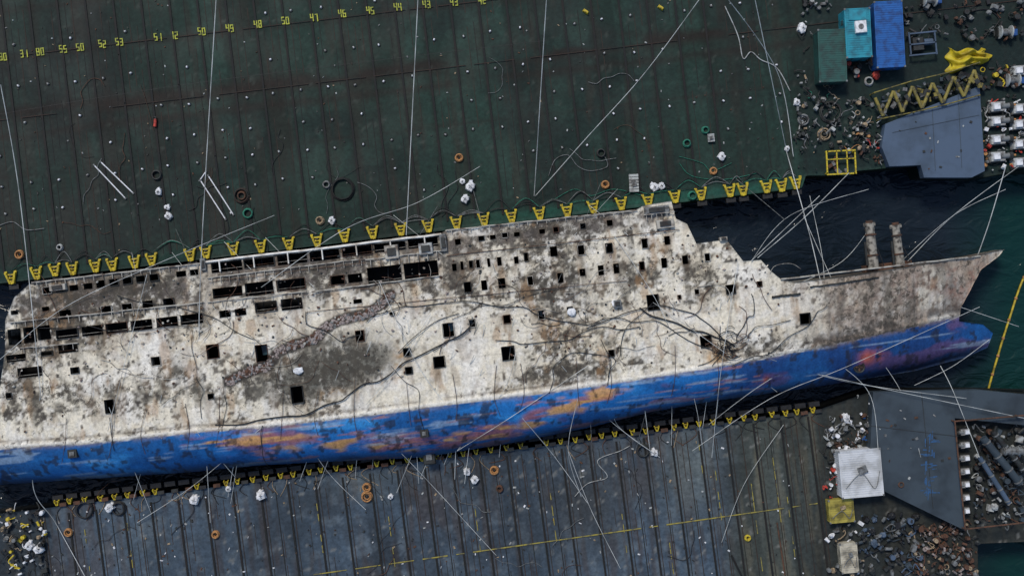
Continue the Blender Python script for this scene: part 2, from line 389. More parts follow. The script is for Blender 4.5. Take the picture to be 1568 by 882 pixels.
    q=mixc(q,(0.34,0.47,0.60),sst(.62,.69,fbm(u*.10,v*1.3,.9,3,4))*.5)
    q=mixc(q,(0.02,0.02,0.025),sst(.60,.68,fbm(u,v,1.2,3,3,.7))*.7)
    q=mixc(q,(0.50,0.12,0.09),blobf(PX,PY,[(1328,548,12,12,1.0),(1168,582,8,6,1.),(1345,545,10,8,.5)])*sst(.4,.5,n2))
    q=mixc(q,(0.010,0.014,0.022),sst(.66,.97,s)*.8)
    q=mixc(q,(0.30,0.22,0.16),np.exp(-((s)/.06)**2)*.45*sst(.4,.55,n2))
    ib=sst(-.08,.08,(b-v)+(n2-.5)*.35); isb=ib[...,None]
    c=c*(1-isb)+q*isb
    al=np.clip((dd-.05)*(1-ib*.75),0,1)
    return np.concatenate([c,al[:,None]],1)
def ship_z(u,v):
    z=zship(u,v); b=np.interp(u,uB,vB)
    z=z+0.16*np.exp(-((v-b-.35)/.25)**2)
    z=z+(fbm(u,v,3.0,3,2)-.5)*.35+(fbm(u,v,.9,2,4)-.5)*.12
    z=z+.04*np.cos(2*np.pi*u/1.22)*(v<b+9)
    return z
ferry=empty('wrecked_ferry')
M_HULL=vcol_mat('weathered_hull',0.8,3.0,.70,1.2,.6,.2,speck=True)
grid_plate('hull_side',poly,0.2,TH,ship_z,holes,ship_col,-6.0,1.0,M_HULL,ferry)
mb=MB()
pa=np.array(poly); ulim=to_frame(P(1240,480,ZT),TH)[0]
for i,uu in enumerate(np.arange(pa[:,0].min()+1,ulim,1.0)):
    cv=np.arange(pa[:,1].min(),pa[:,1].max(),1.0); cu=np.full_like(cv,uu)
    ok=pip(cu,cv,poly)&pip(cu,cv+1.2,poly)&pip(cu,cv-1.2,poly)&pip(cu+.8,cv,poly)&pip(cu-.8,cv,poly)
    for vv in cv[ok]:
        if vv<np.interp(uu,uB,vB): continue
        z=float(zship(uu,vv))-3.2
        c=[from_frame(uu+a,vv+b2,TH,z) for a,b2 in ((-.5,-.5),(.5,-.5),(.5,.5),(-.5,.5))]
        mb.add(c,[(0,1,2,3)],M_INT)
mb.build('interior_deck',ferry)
mb=MB(); rr=random.Random(3)
for i,(hu,hv,a,b2) in enumerate(HP):
    zt=float(zship(hu,hv))
    if i<27 or rr.random()<.3:
        fm=rr.choice([M_RAIL,M_RST,M_DRK,M_DRK]); w=.06
        for (du,dv,su,sv) in ((0,b2,2*a,w),(0,-b2,2*a,w),(a,0,w,2*b2-w),(-a,0,w,2*b2-w)):
            mb.box(from_frame(hu+du,hv+dv,TH,zt+.02),(su,sv,.3),fm,rz=TH)
    if i<27 and rr.random()<.4:
        mb.box(from_frame(hu+a*rr.uniform(-.4,.4),hv+b2*.3,TH,zt-1.6),(a*.9,b2*1.1,.05),M_GLS,rz=TH+.1)
    if a>1.2:
        mb.box(from_frame(hu+rr.uniform(-.6,.6)*a,hv,TH,zt-2.0),(.12,2*b2+.6,.12),rr.choice([M_RST,M_DRK]),rz=TH+rr.uniform(-.3,.3))
        mb.box(from_frame(hu,hv-b2+.35,TH,zt-.25),(2*a,.04,.05),rr.choice([M_RAIL,M_RST]),rz=TH)
mb.build('window_frames',ferry)
mb=MB()
def srail(x0,y0,x1,y1,r,m,dz=.25,posts=0,plen=1.0):
    n=14; pts=[SW(x0+(x1-x0)*i/n,y0+(y1-y0)*i/n+rr.uniform(-.5,.5),dz+rr.uniform(-.08,.08)) for i in range(n+1)]
    mb.tube(pts,r,m)
    for i in range(posts):
        t=(i+.5)/posts; p=SW(x0+(x1-x0)*t,y0+(y1-y0)*t,dz-.02); q=p+from_frame(0,-plen,TH,0); mb.cyl(p,q,r*.6,m,6)
srail(50,433,310,403,.10,M_RAIL,.3,18,.7)
srail(310,402,676,359,.17,mat('white_rail',(0.80,0.78,0.72),.6,dirt=(.45,.4,.33),scale=.6),.3,7,1.6)
srail(318,426,560,396,.08,M_RAIL,.3,18,.9)
srail(320,432,560,402,.04,M_RST,.3)
srail(560,398,676,384,.09,M_RAIL,.3,8,1.2)
srail(318,463,470,446,.08,M_RAIL,.3,10,.8)
srail(478,447,676,422,.09,M_RAIL,.3)
srail(15,494,312,463,.09,M_RAIL,.3,18,.8)
srail(30,533,120,525,.08,M_RAIL,.3,6,.8)
srail(684,353,975,322,.09,M_RAIL,.3,20,.5)
srail(684,392,1040,352,.05,M_RST,.25)
srail(470,478,960,430,.04,M_RST,.2)
srail(985,330,1032,325,.08,M_RAIL,.5,6,.8)
for (x,y,w,h) in ((600,386,22,22),(652,381,22,18),(1005,322,40,12),(1018,343,28,14),(945,465,12,12),(1107,366,12,6),(312,405,8,20),(679,372,10,28),(90,440,26,10)):
    u,v=S(x,y); c=from_frame(u,v,TH,float(zship(u,v))+.1)
    mb.box(c,(w/PM,h/PM,.9),rr.choice([M_LGR,M_RAIL,M_GRY]),rz=TH,taper=.93)
    mb.box(c+Vector((0,0,.5)),(w/PM*.6,h/PM*.55,.25),M_DRK,rz=TH)
srail(1195,428,1500,392,.12,M_RAIL,.15)
srail(1182,455,1225,450,.16,M_DRK,.15)
srail(1240,440,1345,425,.10,M_DRK,.15)
M_MST=mat('corroded_mast',(0.30,0.28,0.24),.8,dirt=(.035,.03,.026),scale=1.6)
for (x0,y0,x1,y1,z,R_) in ((1338,412,1331,342,7.5,.75),(1379,408,1371,345,7,.65)):
    a=P(x0,y0,z);b=P(x1,y1,z)
    mb.cyl(a,b,R_,M_MST,14,R_*.85); d=(b-a).normalized(); n=Vector((-d.y,d.x,0))
    mb.cyl(b-d*.2-n*.8,b-d*.2+n*.8,.3,M_MST,10); mb.cyl(b,b+d*.4,.5,M_RST,12)
    for k in (.3,.75): mb.cyl(a.lerp(b,k)-d*.12,a.lerp(b,k)+d*.12,R_*1.12,M_RST,14)
    mb.box(a.lerp(b,.35)+n*.9,(.3,3.4,.3),M_DRK,rz=.1); mb.tube([a.lerp(b,.9)+n*.9,a.lerp(b,.4)-n*.9,a-n*1.6],.07,M_BLK)
mb.box(P(1358,411,5),(7,1.6,1.6),M_RST,rz=TH)
mb.build('deck_rails_and_masts',ferry)
mb=MB()
pts=spline([SW(x,y) for x,y in SEAM],9)
for i,p in enumerate(pts):
    for k in range(6): mb.blob(p+Vector((rr.uniform(-.5,.5),rr.uniform(-.45,.45),.02)),rr.uniform(.12,.32),rr.choice([M_BARN,M_BARN,M_BARN,M_GRY,M_RST]),seed=i*7+k,n=7,k=5,flat=.35,jit=.4)
mb.build('barnacle_crust',ferry)
mb=MB()
for (x,y,w,h,m) in ((650,663,14,14,M_DRK),(657,697,20,30,M_DRK),(112,694,16,14,M_DRK)):
    u,v=S(x,y); z=float(zship(u,v)); c=from_frame(u,v,TH,z+.15)
    mb.box(c,(w/PM,h/PM,.5),m,rz=TH,taper=.85); mb.box(c+Vector((0,0,.3)),(w/PM*.45,h/PM*.45,.2),M_GRY,rz=TH)
c=SW(1315,562,.15); mb.tor(c,.75,.14,M_DRK); mb.cyl(c+Vector((0,0,-.2)),c+Vector((0,0,.08)),.7,M_INT,20)
for a in range(4): mb.box(c+Vector((.3*math.cos(a*1.57),.3*math.sin(a*1.57),.12)),(.5,.22,.06),M_RST,rz=a*1.57,rx=.4)
mb.build('thruster_and_fittings',ferry)
mb=MB()
HOSES=[([(725,492),(690,520),(640,545),(600,572),(555,590),(520,612),(470,632),(400,640),(330,650)],.09),
([(560,490),(590,478),(640,468),(720,462),(800,470),(850,490),(900,495),(950,488),(1000,492),(1040,515),(1090,535),(1130,545)],.06),
([(980,470),(1010,490),(1060,505),(1100,520),(1125,530)],.11),([(900,500),(960,480),(1010,470),(1060,480),(1090,500),(1120,540)],.07),
([(1125,527),(1140,500),(1155,480),(1150,450)],.06),([(1065,560),(1100,540),(1130,520),(1160,500),(1210,490)],.05),
([(760,520),(800,525),(870,520),(920,500),(980,500)],.06),([(690,490),(740,470),(800,455),(870,440)],.04),
([(180,455),(260,470),(330,490),(390,520)],.05),([(60,500),(130,500),(220,505),(300,500)],.05),
([(840,600),(845,560),(880,540),(935,548),(930,590)],.05),([(310,640),(312,600),(300,560),(296,505)],.04),([(405,650),(404,690),(410,712)],.05),
([(345,585),(350,620),(340,660)],.04),([(600,560),(640,600),(650,660)],.04),([(930,580),(940,550),(920,520)],.05),([(170,640),(172,680),(176,690)],.05),
([(700,480),(660,500),(610,540)],.05),([(1100,500),(1105,540),(1090,560)],.05),([(470,480),(475,500),(520,520),(555,512)],.06),
([(1265,470),(1250,480),(1233,500),(1180,540),(1120,560)],.05),([(1000,463),(960,500),(950,545)],.05)]
for pts,r in HOSES:
    dn=[]
    for (x0,y0),(x1,y1) in zip(pts[:-1],pts[1:]):
        dn.append((x0+rr.uniform(-3,3),y0+rr.uniform(-3,3))); dn.append(((x0+x1)/2+rr.uniform(-5,5),(y0+y1)/2+rr.uniform(-5,5)))
    dn.append(pts[-1])
    mb.tube(spline([SW(x,y,.22) for x,y in dn],5),r,M_BLK)
for k in range(18):
    c=SW(1118+rr.gauss(0,14),528+rr.gauss(0,11),.35); R=rr.uniform(.3,1.5); a0=rr.uniform(0,6)
    mb.tube([c+Vector((R*math.cos(a0+t*.35)*rr.uniform(.8,1.2),R*.7*math.sin(a0+t*.35),rr.uniform(0,.3))) for t in range(12)],rr.choice([.04,.06]),rr.choice([M_BLK,M_BLK,M_RST]))
for k in range(80):
    x=rr.uniform(60,1180); y=rr.uniform(475,600)-x*.06; n=rr.randint(3,6); ps=[(x,y)]; a=rr.uniform(0,6)
    for j in range(n): a+=rr.uniform(-.8,.8); ps.append((ps[-1][0]+15*math.cos(a),ps[-1][1]+12*math.sin(a)))
    mb.tube(spline([SW(a_,b_,.2) for a_,b_ in ps],5),rr.choice([.025,.03,.045]),rr.choice([M_BLK,M_RST,M_RST,M_RAIL]))
for k in range(16):
    x=90+k*66+rr.uniform(-20,20); pts=[(x,648-x*.11+rr.uniform(-10,6)),(x+rr.uniform(-8,8),690-x*.11),(x+rr.uniform(-8,8),720-x*.11)]
    mb.tube(spline([SW(a,b,.2) for a,b in pts],5),.035,M_RST)
mb.build('draped_hoses',ferry)
mb=MB()
for k in range(520):
    x=rr.uniform(20,1200); y=rr.gauss(530,60)-x*.09
    u,v=S(x,y)
    if not pip(np.array([u]),np.array([v]),poly)[0]: continue
    c=from_frame(u,v,TH,float(zship(u,v))+.12)
    mb.blob(c,rr.uniform(.06,.2),rr.choice([M_BARN,M_DRK,M_RST,M_RAIL]),seed=k,n=6,k=4,flat=.5,jit=.4)
for (x,y) in ((458,567),(943,465),(875,478)): mb.blob(SW(x,y,.3),.6,M_WHT,seed=int(x),flat=.4)
mb.build('shell_debris',ferry)
# ================================================================= BARGES
T1=math.radians(6.7); T2=math.radians(7.4)
def fr1(px,py): return to_frame(P(px,py,ZD),T1)
def fr2(px,py): return to_frame(P(px,py,ZD),T2)
e0=fr1(0,434); SP=42.7/10*(H-ZD)/H
def up_col(u,v,X,Y,Z):
    k=10*H/(H-ZD); PX=X*k+784; PY=441-Y*k
    d=(v-e0[1])*1.0
    c=np.ones(u.shape+(3,))*np.array((0.0115,0.030,0.0225))
    n=fbm(u,v,14,5,1); n2=fbm(u,v,2.0,4,2); n3=fbm(u,v*.12,1.2,4,3)
    c=mixc(c,(0.007,0.014,0.013),sst(.40,.62,n)*.7)
    c=mixc(c,(0.018,0.043,0.033),sst(.5,.68,n2)*.5)
    c=mixc(c,(0.022,0.018,0.013),sst(.54,.70,n3)*.5)
    pid=np.floor((u-e0[0])/SP).astype(int); rnd=_T[3][pid%256,5]; c=c*(0.76+.48*rnd)[...,None]
    # rib shadow painted into the deck colour, either side of every transverse rib
    fx=((u-(e0[0]+100.1-25*SP))/SP); fx=np.abs(fx-np.round(fx))*SP
    c=mixc(c,(0.006,0.009,0.008),np.exp(-(fx/.35)**2)*.6*sst(.25,.5,n2))
    c=mixc(c,(0.014,0.016,0.015),sst(450,-100,PX)*.5)
    for dd,w,a in ((24.5,1.3,.85),(21.5,.7,.55),(33,.6,.45),(15.5,.3,.35),(40,.5,.4)):
        c=mixc(c,(0.014,0.008,0.006),np.exp(-((d-dd+(n2-.5)*.8)/w)**2)*a*sst(.25,.5,fbm(u*.3,v,3,3,4)))
    c=mixc(c,(0.014,0.10,0.07),np.exp(-((d-1.0)/.9)**2)*sst(560,900,PX)*(.4+.6*n2)*.8)
    c=mixc(c,(0.010,0.042,0.033),np.exp(-((d-1.0)/1.2)**2)*sst(700,300,PX)*.7)
    c=mixc(c,(0.008,0.019,0.018),sst(1215,1245,PX)*.7)
    c=mixc(c,(0.05,0.06,0.05),sst(.72,.80,fbm(u,v,.9,3,6,.7))*.5)
    return c
barge=empty('salvage_barge')
M_DECK=vcol_mat('deck_paint',.75,1.6,.65,1.3,.3,.25,.15)
UP=[(-500,492),(0,434),(1228,288),(1234,269),(1300,269),(1312,262),(1408,253),(1413,271),(1505,272),(1560,262),(1900,262),(1900,-450),(-500,-450)]
grid_plate('deck',[fr1(x,y) for x,y in UP],.4,T1,lambda u,v:np.full(u.shape,ZD),[],up_col,-3.0,1,M_DECK,barge)
mb=MB(); r1=random.Random(5)
ytop=fr1(784,-420)[1]
for i in range(-8,30):
    u=e0[0]+(1033-0)/10*.969-25*SP+i*SP+.02
    if i<28:
        mb.box(from_frame(u,(e0[1]+ytop)/2+.6,T1,ZD+.06),(.30,ytop-e0[1]-1.6,.12),M_RIB,rz=T1)
    for k in range(1,4):
        v=e0[1]+r1.uniform(1.5,4)
        while v<ytop:
            L=r1.uniform(2,11)
            if r1.random()<(.7 if i<12 else .35): mb.box(from_frame(u+k*SP/4,v+L/2,T1,ZD+.012+.003*k),(.085,L,.02),r1.choice([M_BRN,M_BRN,M_RIB]),rz=T1)
            v+=L+r1.uniform(.1,3)
for d in (24.0,33.2):
    v=-105
    while v<88:
        L=r1.uniform(3,14)
        if r1.random()<.7: mb.box(from_frame(v+L/2,e0[1]+d,T1,ZD+.135),(L,.10,.03),M_BRN,rz=T1)
        v+=L+r1.uniform(.2,3)
mb.build('deck_seams',barge)
mb=MB()
for d,off,p in ((6.2,.5,.25),(10.3,.5,.7),(14.4,.5,.9),(18.6,.55,.6),(23.2,.5,.75),(28.5,.5,.7),(35,.45,.6)):
    for i in range(-3,32):
        if r1.random()>p: continue
        u=e0[0]+2.2+i*SP+r1.uniform(-.25,.25); c=from_frame(u,e0[1]+d+r1.uniform(-.25,.25),T1,ZD)
        if c.x>43: continue
        m=r1.choice([M_LGR,M_WHT,M_WHT,M_LGR]); mb.box(c+Vector((0,0,.15)),(.36,.26,.3),m,rz=r1.uniform(0,3),taper=.7); mb.tor(c+Vector((0,0,.1)),.26,.04,M_DRK,n=10,k=5)
for k in range(260):
    px=r1.uniform(0,1200); py=r1.uniform(0,430-px*.12-25); c=P(px,py,ZD+.06)
    mb.box(c,(r1.uniform(.08,.25),r1.uniform(.08,.4),.12),r1.choice([M_LGR,M_RST,M_GRY,M_TAN,M_DRK]),rz=r1.uniform(0,3),taper=.7)
mb.build('lashing_eyes',barge)
BR=[(18,425),(57,418),(85,413),(112,411),(147,407),(173,405),(207,401),(233,397),(292,390),(316,386),(358,381),(400,377),(443,373),(486,368),(528,361),(571,356),(614,351),(656,346),(699,341),(741,336),(783,331),(826,327),(868,322),(908,317),(951,312),(992,307),(1033,301),(1073,297),(1117,292),(1137,290),(1173,286),(1196,284),(1218,280)]
mb=MB()
def bracket(mb,px,py,s=1.0,gap_shade=True):
    c=P(px,py,ZD); R=lambda a,b,z:c+from_frame(a*s,b*s,T1,0)+Vector((0,0,z))
    for q in (-1,1):
        vs=[R(q*.12,-1.0,-.2),R(q*.40,-1.0,-.2),R(q*.90,.75,.0),R(q*.60,.8,.0)]
        vt=[v+Vector((0,0,.55)) for v in vs]; f=[(0,1,2,3),(4,5,6,7),(0,1,5,4),(1,2,6,5),(2,3,7,6),(3,0,4,7)]
        mb.add(vs+vt,f,M_YEL)
        mb.box(R(q*.76,.88,.12),(.40*s,.26*s,.3),M_YEL,rz=T1)
    mb.box(R(0,.45,.1),(1.0*s,.22*s,.3),M_YEL,rz=T1)
    mb.box(R(0,-.05,.1),(.7*s,.26*s,.25),M_YEL,rz=T1)
    mb.box(R(0,-.75,.1),(.6*s,.6*s,.3),M_YEL,rz=T1)
    mb.box(R(0,.20,.25),(.36*s,.25*s,.3),M_DRK,rz=T1)
    if gap_shade: mb.box(R(.1,-1.5,-.5),(1.5*s,.7*s,.8),M_BLK,rz=T1)  # black block stands in for the shadow below the bracket
for x,y in BR: bracket(mb,x,y,.95)
for k in range(len(BR)-1):
    a=P(*BR[k],ZD)+Vector((0,.9,.3)); b=P(*BR[k+1],ZD)+Vector((0,.9,.3))
    for q in range(3):
        m=(a+b)/2+Vector((0,r1.uniform(.0,1.8),0)); mb.tube(spline([a,m,b],6),.05,r1.choice([M_BLK,M_BLK,M_TEA,M_GRY]))
mb.build('edge_brackets',barge)
SEG={'0':'abcdef','1':'bc','2':'abged','3':'abgcd','4':'fgbc','5':'afgcd','6':'afgedc','7':'abc','8':'abcdefg','9':'abfgcd'}
def digit(mb,c,ch,w,h,th,rot=0):
    t=.15
    pos={'a':(0,h/2,w,t),'g':(0,0,w,t),'d':(0,-h/2,w,t),'b':(w/2,h/4,t,h/2+t),'c':(w/2,-h/4,t,h/2+t),'f':(-w/2,h/4,t,h/2+t),'e':(-w/2,-h/4,t,h/2+t)}
    for i,s_ in enumerate(SEG[ch]):
        x,y,a,b=pos[s_]; o=from_frame(x,y,th+rot,0)
        mb.box(c+Vector((o.x,o.y,.155+.0015*i)),(a,b,.01),M_NUM,rz=th+rot)
mb=MB(); nums=['80','31','80','55','50','52','53','51','12','50','49','48','50','47','46','45','44','43','43','42']
for i,(x,y) in enumerate([(5,88),(37,83),(62,80),(97,76),(123,73),(157,68),(183,65),(242,58),(267,55),(309,49),(352,44),(395,38),(437,33),(481,28),(524,22),(567,17),(609,12),(653,8),(695,4),(738,2)]):
    for k,ch in enumerate(nums[i]):
        digit(mb,P(x-3.2+k*6.6,y,ZD)+Vector((0,r1.uniform(-.05,.05),0)),ch,.36,.98,T1)
mb.build('painted_frame_numbers',barge)
# ---- lower barge
e2=fr2(0,786)
def lo_col(u,v,X,Y,Z):
    k=10*H/(H-ZD); PX=X*k+784; PY=441-Y*k; d=e2[1]-v
    c=np.ones(u.shape+(3,))*np.array((0.050,0.075,0.103))
    n=fbm(u,v,9,5,2); n2=fbm(u,v,1.6,4,3); n3=fbm(u,v*.1,1.0,4,1)
    c=mixc(c,(0.030,0.041,0.053),sst(.42,.62,n)*.7)
    c=mixc(c,(0.095,0.122,0.145),sst(.52,.66,n2)*.55)
    c=mixc(c,(0.044,0.030,0.024),sst(.52,.66,n3)*.5)
    c=mixc(c,(0.028,0.030,0.030),blobf(PX,PY,[(900,770,70,90,.8),(700,730,60,25,.4)]))
    c=mixc(c,(0.13,0.155,0.15),blobf(PX,PY,[(1060,720,45,70,.75),(560,735,60,20,.35),(220,830,60,30,.2)])*(.5+n2*.5))
    c=mixc(c,(0.044,0.050,0.038),sst(1090,1150,PX)*.8)
    c=mixc(c,(0.09,0.088,0.066),sst(1110,1150,PX)*sst(.5,.62,n3)*.7)
    c=mixc(c,(0.014,0.017,0.017),sst(1238,1262,PX)*.75)
    c=mixc(c,(0.015,0.019,0.020),sst(95,60,PX)*.7)
    pid=np.floor((u-e2[0])/SP).astype(int); rnd=_T[4][pid%256,9]; c=c*(0.80+.4*rnd)[...,None]
    row=np.floor(d/6.5).astype(int); r2=_T[5][(pid*7+row*3)%256,(row*11)%256]; c=c*(.86+.28*r2)[...,None]
    c=mixc(c,(0.24,0.24,0.22),sst(.72,.8,fbm(u,v,.8,3,6,.7))*.5)
    return c
barge2=empty('salvage_barge')
LOW=[(-500,850),(0,786),(600,712),(1245,630),(1325,602),(1340,598),(1500,598),(1580,600),(1900,604),(1900,830),(1590,828),(1497,832),(1500,1100),(1500,1350),(-500,1350)]
grid_plate('deck',[fr2(x,y) for x,y in LOW],.4,T2,lambda u,v:np.full(u.shape,ZD),[],lo_col,-3.0,1,M_DECK,barge2)
mb=MB(); ybot=fr2(784,1300)[1]; ul=fr2(1245,700)[0]; ul0=fr2(70,790)[0]
i=0; u=ul
while u>ul0-SP*0.5:
    L=e2[1]-ybot-1.5
    vtop=e2[1]-1.2
    mb.box(from_frame(u,vtop-L/2,T2,ZD+.06),(.28,L,.12),M_RIB,rz=T2)
    mb.box(from_frame(u+.5,vtop-L/2,T2,ZD+.025),(.10,L,.04),M_BRN,rz=T2)
    if u>ul-6*SP or r1.random()<.5: mb.box(from_frame(u-1.9,vtop-L/2,T2,ZD+.02),(.12,L,.03),r1.choice([M_RIB,M_BRN]),rz=T2)
    for k in range(2):
        v=vtop-r1.uniform(0,3)
        while v>ybot:
            LL=r1.uniform(2,8)
            if r1.random()<.5: mb.box(from_frame(u+1.4+k*1.1,v-LL/2,T2,ZD+.012),(.08,LL,.02),M_BRN,rz=T2)
            v-=LL+r1.uniform(.3,3)
    u-=SP*.99; i+=1
mb.build('deck_seams',barge2)
mb=MB()
a=P(480,879,ZD);b=P(1252,770,ZD); N=60
for k in range(N):
    if r1.random()<.12: continue
    p=a.lerp(b,k/N);q=a.lerp(b,(k+.97)/N); mb.box((p+q)/2+Vector((0,0,.14)),((q-p).length,r1.uniform(.12,.2),.01),M_LIN,rz=math.atan2((q-p).y,(q-p).x))
for x,y0,y1 in ((195,800,870),(130,810,880),(485,770,850),(595,790,870),(725,760,850),(840,735,830),(950,770,850),(1025,830,880),(1095,720,800),(1150,740,880),(1183,700,800),(1070,680,760),(1205,760,860)):
    for j in range(5):
        if r1.random()<.25: continue
        ya=y0+(y1-y0)*j/5; yb=ya+(y1-y0)/5*r1.uniform(.5,.95)
        p=P(x+(ya-y0)*.13,ya,ZD);q=P(x+(yb-y0)*.13,yb,ZD)
        mb.box((p+q)/2+Vector((0,0,.135)),((q-p).length,.11,.01),M_LIN,rz=math.atan2((q-p).y,(q-p).x))
mb.build('painted_yellow_lines',barge2)
mb=MB(); x=88
while x<1245:
    y=770-(x-88)*.1235
    if r1.random()<.85: bracket(mb,x+r1.uniform(-3,3),y+r1.uniform(-1,1),.42,False)
    c=P(x+9,y+2,ZD+.2); mb.box(c,(1.0,.5,.5),r1.choice([M_DRK,M_RST,M_DRK,M_BLK]),rz=T2)
    mb.box(P(x+2,y-9,ZD-.6),(1.6,.7,.8),M_BLK,rz=T2)
    for q in range(2):
        if r1.random()<.6: mb.tube(spline([c,c+Vector((r1.uniform(-1.5,1.5),-1.2,-.1)),c+Vector((r1.uniform(-1.5,1.5),-r1.uniform(1.5,3),-.15))],5),.05,r1.choice([M_BLK,M_RST,M_TAN,M_BLK]))
    x+=21.4
mb.build('edge_brackets',barge2)
mb=MB()
for k in range(330):
    px=r1.uniform(80,1255); py=r1.uniform(790-px*.12,885); c=P(px,py,ZD+.07)
    mb.box(c,(r1.uniform(.08,.3),r1.uniform(.08,.5),.12),r1.choice([M_LGR,M_RST,M_WHT,M_TAN,M_DRK,M_DRK]),rz=r1.uniform(0,3),taper=.7)
mb.build('lashing_eyes',barge2)
# ================================================================= DECK OBJECTS
def sack(px,py,r=.7,m=M_WHT,seed=None):
    mb=MB(); c=P(px,py,ZD+r*.45); sd=seed or int(px*3+py); q=random.Random(sd)
    rz=q.uniform(0,3); mb.box(c,(r*1.7,r*1.4,r*1.0),m,rz=rz,taper=.82); mb.blob(c+Vector((0,0,r*.3)),r*.85,m,seed=sd,flat=.5,jit=.12)
    mb.box(c+Vector((q.uniform(-.4,.4)*r,q.uniform(.5,.9)*r,-.1)),(r*.8,r*.7,r*.4),m,rz=rz+.5,taper=.7)
    for a in range(4): mb.tube([c+Vector((.6*r*math.cos(a*1.57+rz),.6*r*math.sin(a*1.57+rz),r*.5)),c+Vector((.1*r*math.cos(a*1.57),.1*r*math.sin(a*1.57),r*.95))],.03,M_GRY)
    mb.build('bulk_sack')
for s_ in ((720,286,.8),(712,305,.7),(508,338,.6),(1002,287,.7),(1013,285,.6),(258,331,.6),(256,318,.45),(243,294,.55),(1220,157,.55),(1205,228,.45),(1105,240,.65),(708,278,.45),(298,765,.8),(400,758,.8),(350,748,.5),(168,777,.75),(715,722,.6),(727,734,.65),(1002,693,.6),(598,760,.45),(1228,44,.75),(1295,640,.7),(60,840,.8),(45,835,.7)): sack(*s_)
def coil(px,py,R,m,name='rope_coil',inner=True):
    mb=MB(); c=P(px,py,ZD+.12)
    for k in range(3): mb.tor(c+Vector((r1.uniform(-.04,.04),r1.uniform(-.04,.04),.12*k)),R*(1-.06*k),.11,m,jit=.03,n=22)
    if inner: mb.tor(c,R*.55,.09,m,jit=.05)
    if inner: mb.blob(c,R*.3,M_DRK,seed=int(px))
    mb.build(name,smooth=True)
for c_ in ((30,390,.6,M_ORG),(703,242,.55,M_ORG),(927,283,.55,M_ORG),(1092,262,.5,M_ORG),(490,338,.55,M_TAN),(562,746,.6,M_ORG),(562,760,.75,M_ORG),(757,720,.6,M_ORG),(765,748,.45,M_RST),(330,818,.5,M_ORG),(105,815,.55,M_ORG),(1145,823,.4,M_YEL),(1262,206,.9,M_TAN),(1230,184,.8,M_GRY)): coil(*c_)
for c_ in ((370,300,1.1,M_BRN),(370,300,.6,M_RST),(525,290,1.7,M_RIB),(1272,172,1.6,M_DRK),(1080,200,.5,M_TEA),(1052,220,.55,M_TEA),(380,327,.7,M_TEA),(92,379,.4,M_LGR),(240,268,.7,M_DRK),(130,780,1.3,M_BLK),(182,778,1.0,M_BLK),(1060,300,.6,M_TEA),(920,235,.6,M_DRK),(500,283,.5,M_GRY),(1330,125,.6,M_LGR),(985,690,.9,M_DRK)): coil(*c_,name='hose_coil',inner=False)
def pallet(px,py,w,h,rz):
    mb=MB(); c=P(px,py,ZD)
    for k in range(6): 
        o=Matrix.Rotation(rz,3,'Z')@Vector((0,-h/2+h*(k+.5)/6,.5)); mb.box(c+o,(w,h/7.5,.06),M_LGR,rz=rz)
    for k in (-1,0,1):
        o=Matrix.Rotation(rz,3,'Z')@Vector((k*w*.42,0,.25)); mb.box(c+o,(.12,h,.4),M_GRY,rz=rz)
    mb.box(c+Vector((0,0,.62)),(w*.5,h*.4,.15),M_GRY,rz=rz+.2)
    mb.build('pallet')
pallet(970,281,1.4,2.7,.05); pallet(1088,212,1.0,1.2,.1)
pipes=[((143,252),(193,305)),((153,247),(205,297)),((306,275),(346,337)),((318,268),(358,330)),((305,278),(316,262))]
for a,b in pipes:
    mb=MB(); A=P(*a,ZD+.12);B=P(*b,ZD+.12); mb.cyl(A,B,.09,M_WHT,10); d=(B-A).normalized(); mb.cyl(A,A+d*.25,.15,M_GRY,10); mb.cyl(B-d*.25,B,.15,M_GRY,10); mb.build('steel_pipe')
mb=MB(); c=P(237,188,ZD+.3); mb.cyl(c+Vector((0,-.6,0)),c+Vector((.1,.5,0)),.22,M_RED); mb.cyl(c+Vector((.1,.5,0)),c+Vector((.13,.75,0)),.08,M_DRK); mb.box(c+Vector((.1,.8,.05)),(.3,.1,.1),M_DRK); mb.tube([c+Vector((.1,.75,0)),c+Vector((-.3,.9,0)),c+Vector((-.4,.2,0))],.05,M_BLK); mb.build('fire_extinguisher')
for (x,y) in ((897,18),(1012,12)):
    mb=MB(); c=P(x,y,ZD+.2); mb.box(c,(.9,.5,.3),M_YEL,rz=-.6,taper=.7); mb.cyl(c+Vector((-.3,.1,.1)),c+Vector((.3,-.3,.3)),.12,M_YEL); mb.build('yellow_shackle')
def hose(pts,r,m,name='deck_hose'):
    mb=MB(); mb.tube(spline([P(x,y,ZD+.16) for x,y in pts],7),r,m); mb.build(name,smooth=True)
hose([(840,270),(850,245),(870,238),(885,255),(905,262),(930,255),(925,238)],.05,M_GRY)
hose([(1110,10),(1130,55),(1138,90),(1150,80),(1165,92),(1190,105),(1210,140)],.08,M_LGR)
hose([(0,345),(20,340),(40,352),(68,350)],.06,M_GRY)
hose([(880,760),(900,740),(930,730),(915,705),(950,690),(965,682)],.06,M_LGR)
hose([(1040,240),(1075,250),(1090,262),(1120,250)],.05,M_TEA); hose([(1040,250),(1060,270),(1110,275),(1160,265)],.05,M_TEA)
hose([(850,305),(880,290),(905,300),(940,290),(985,300)],.05,M_TEA)
hose([(215,130),(225,160),(235,200)],.03,M_RST); hose([(300,285),(330,300),(350,350),(330,370)],.04,M_BLK)
hose([(1480,20),(1510,15),(1530,30),(1520,50),(1545,60)],.08,M_BLK)
hose([(1120,850),(1135,880)],.15,M_RIB); hose([(1190,800),(1202,880)],.12,M_RST)
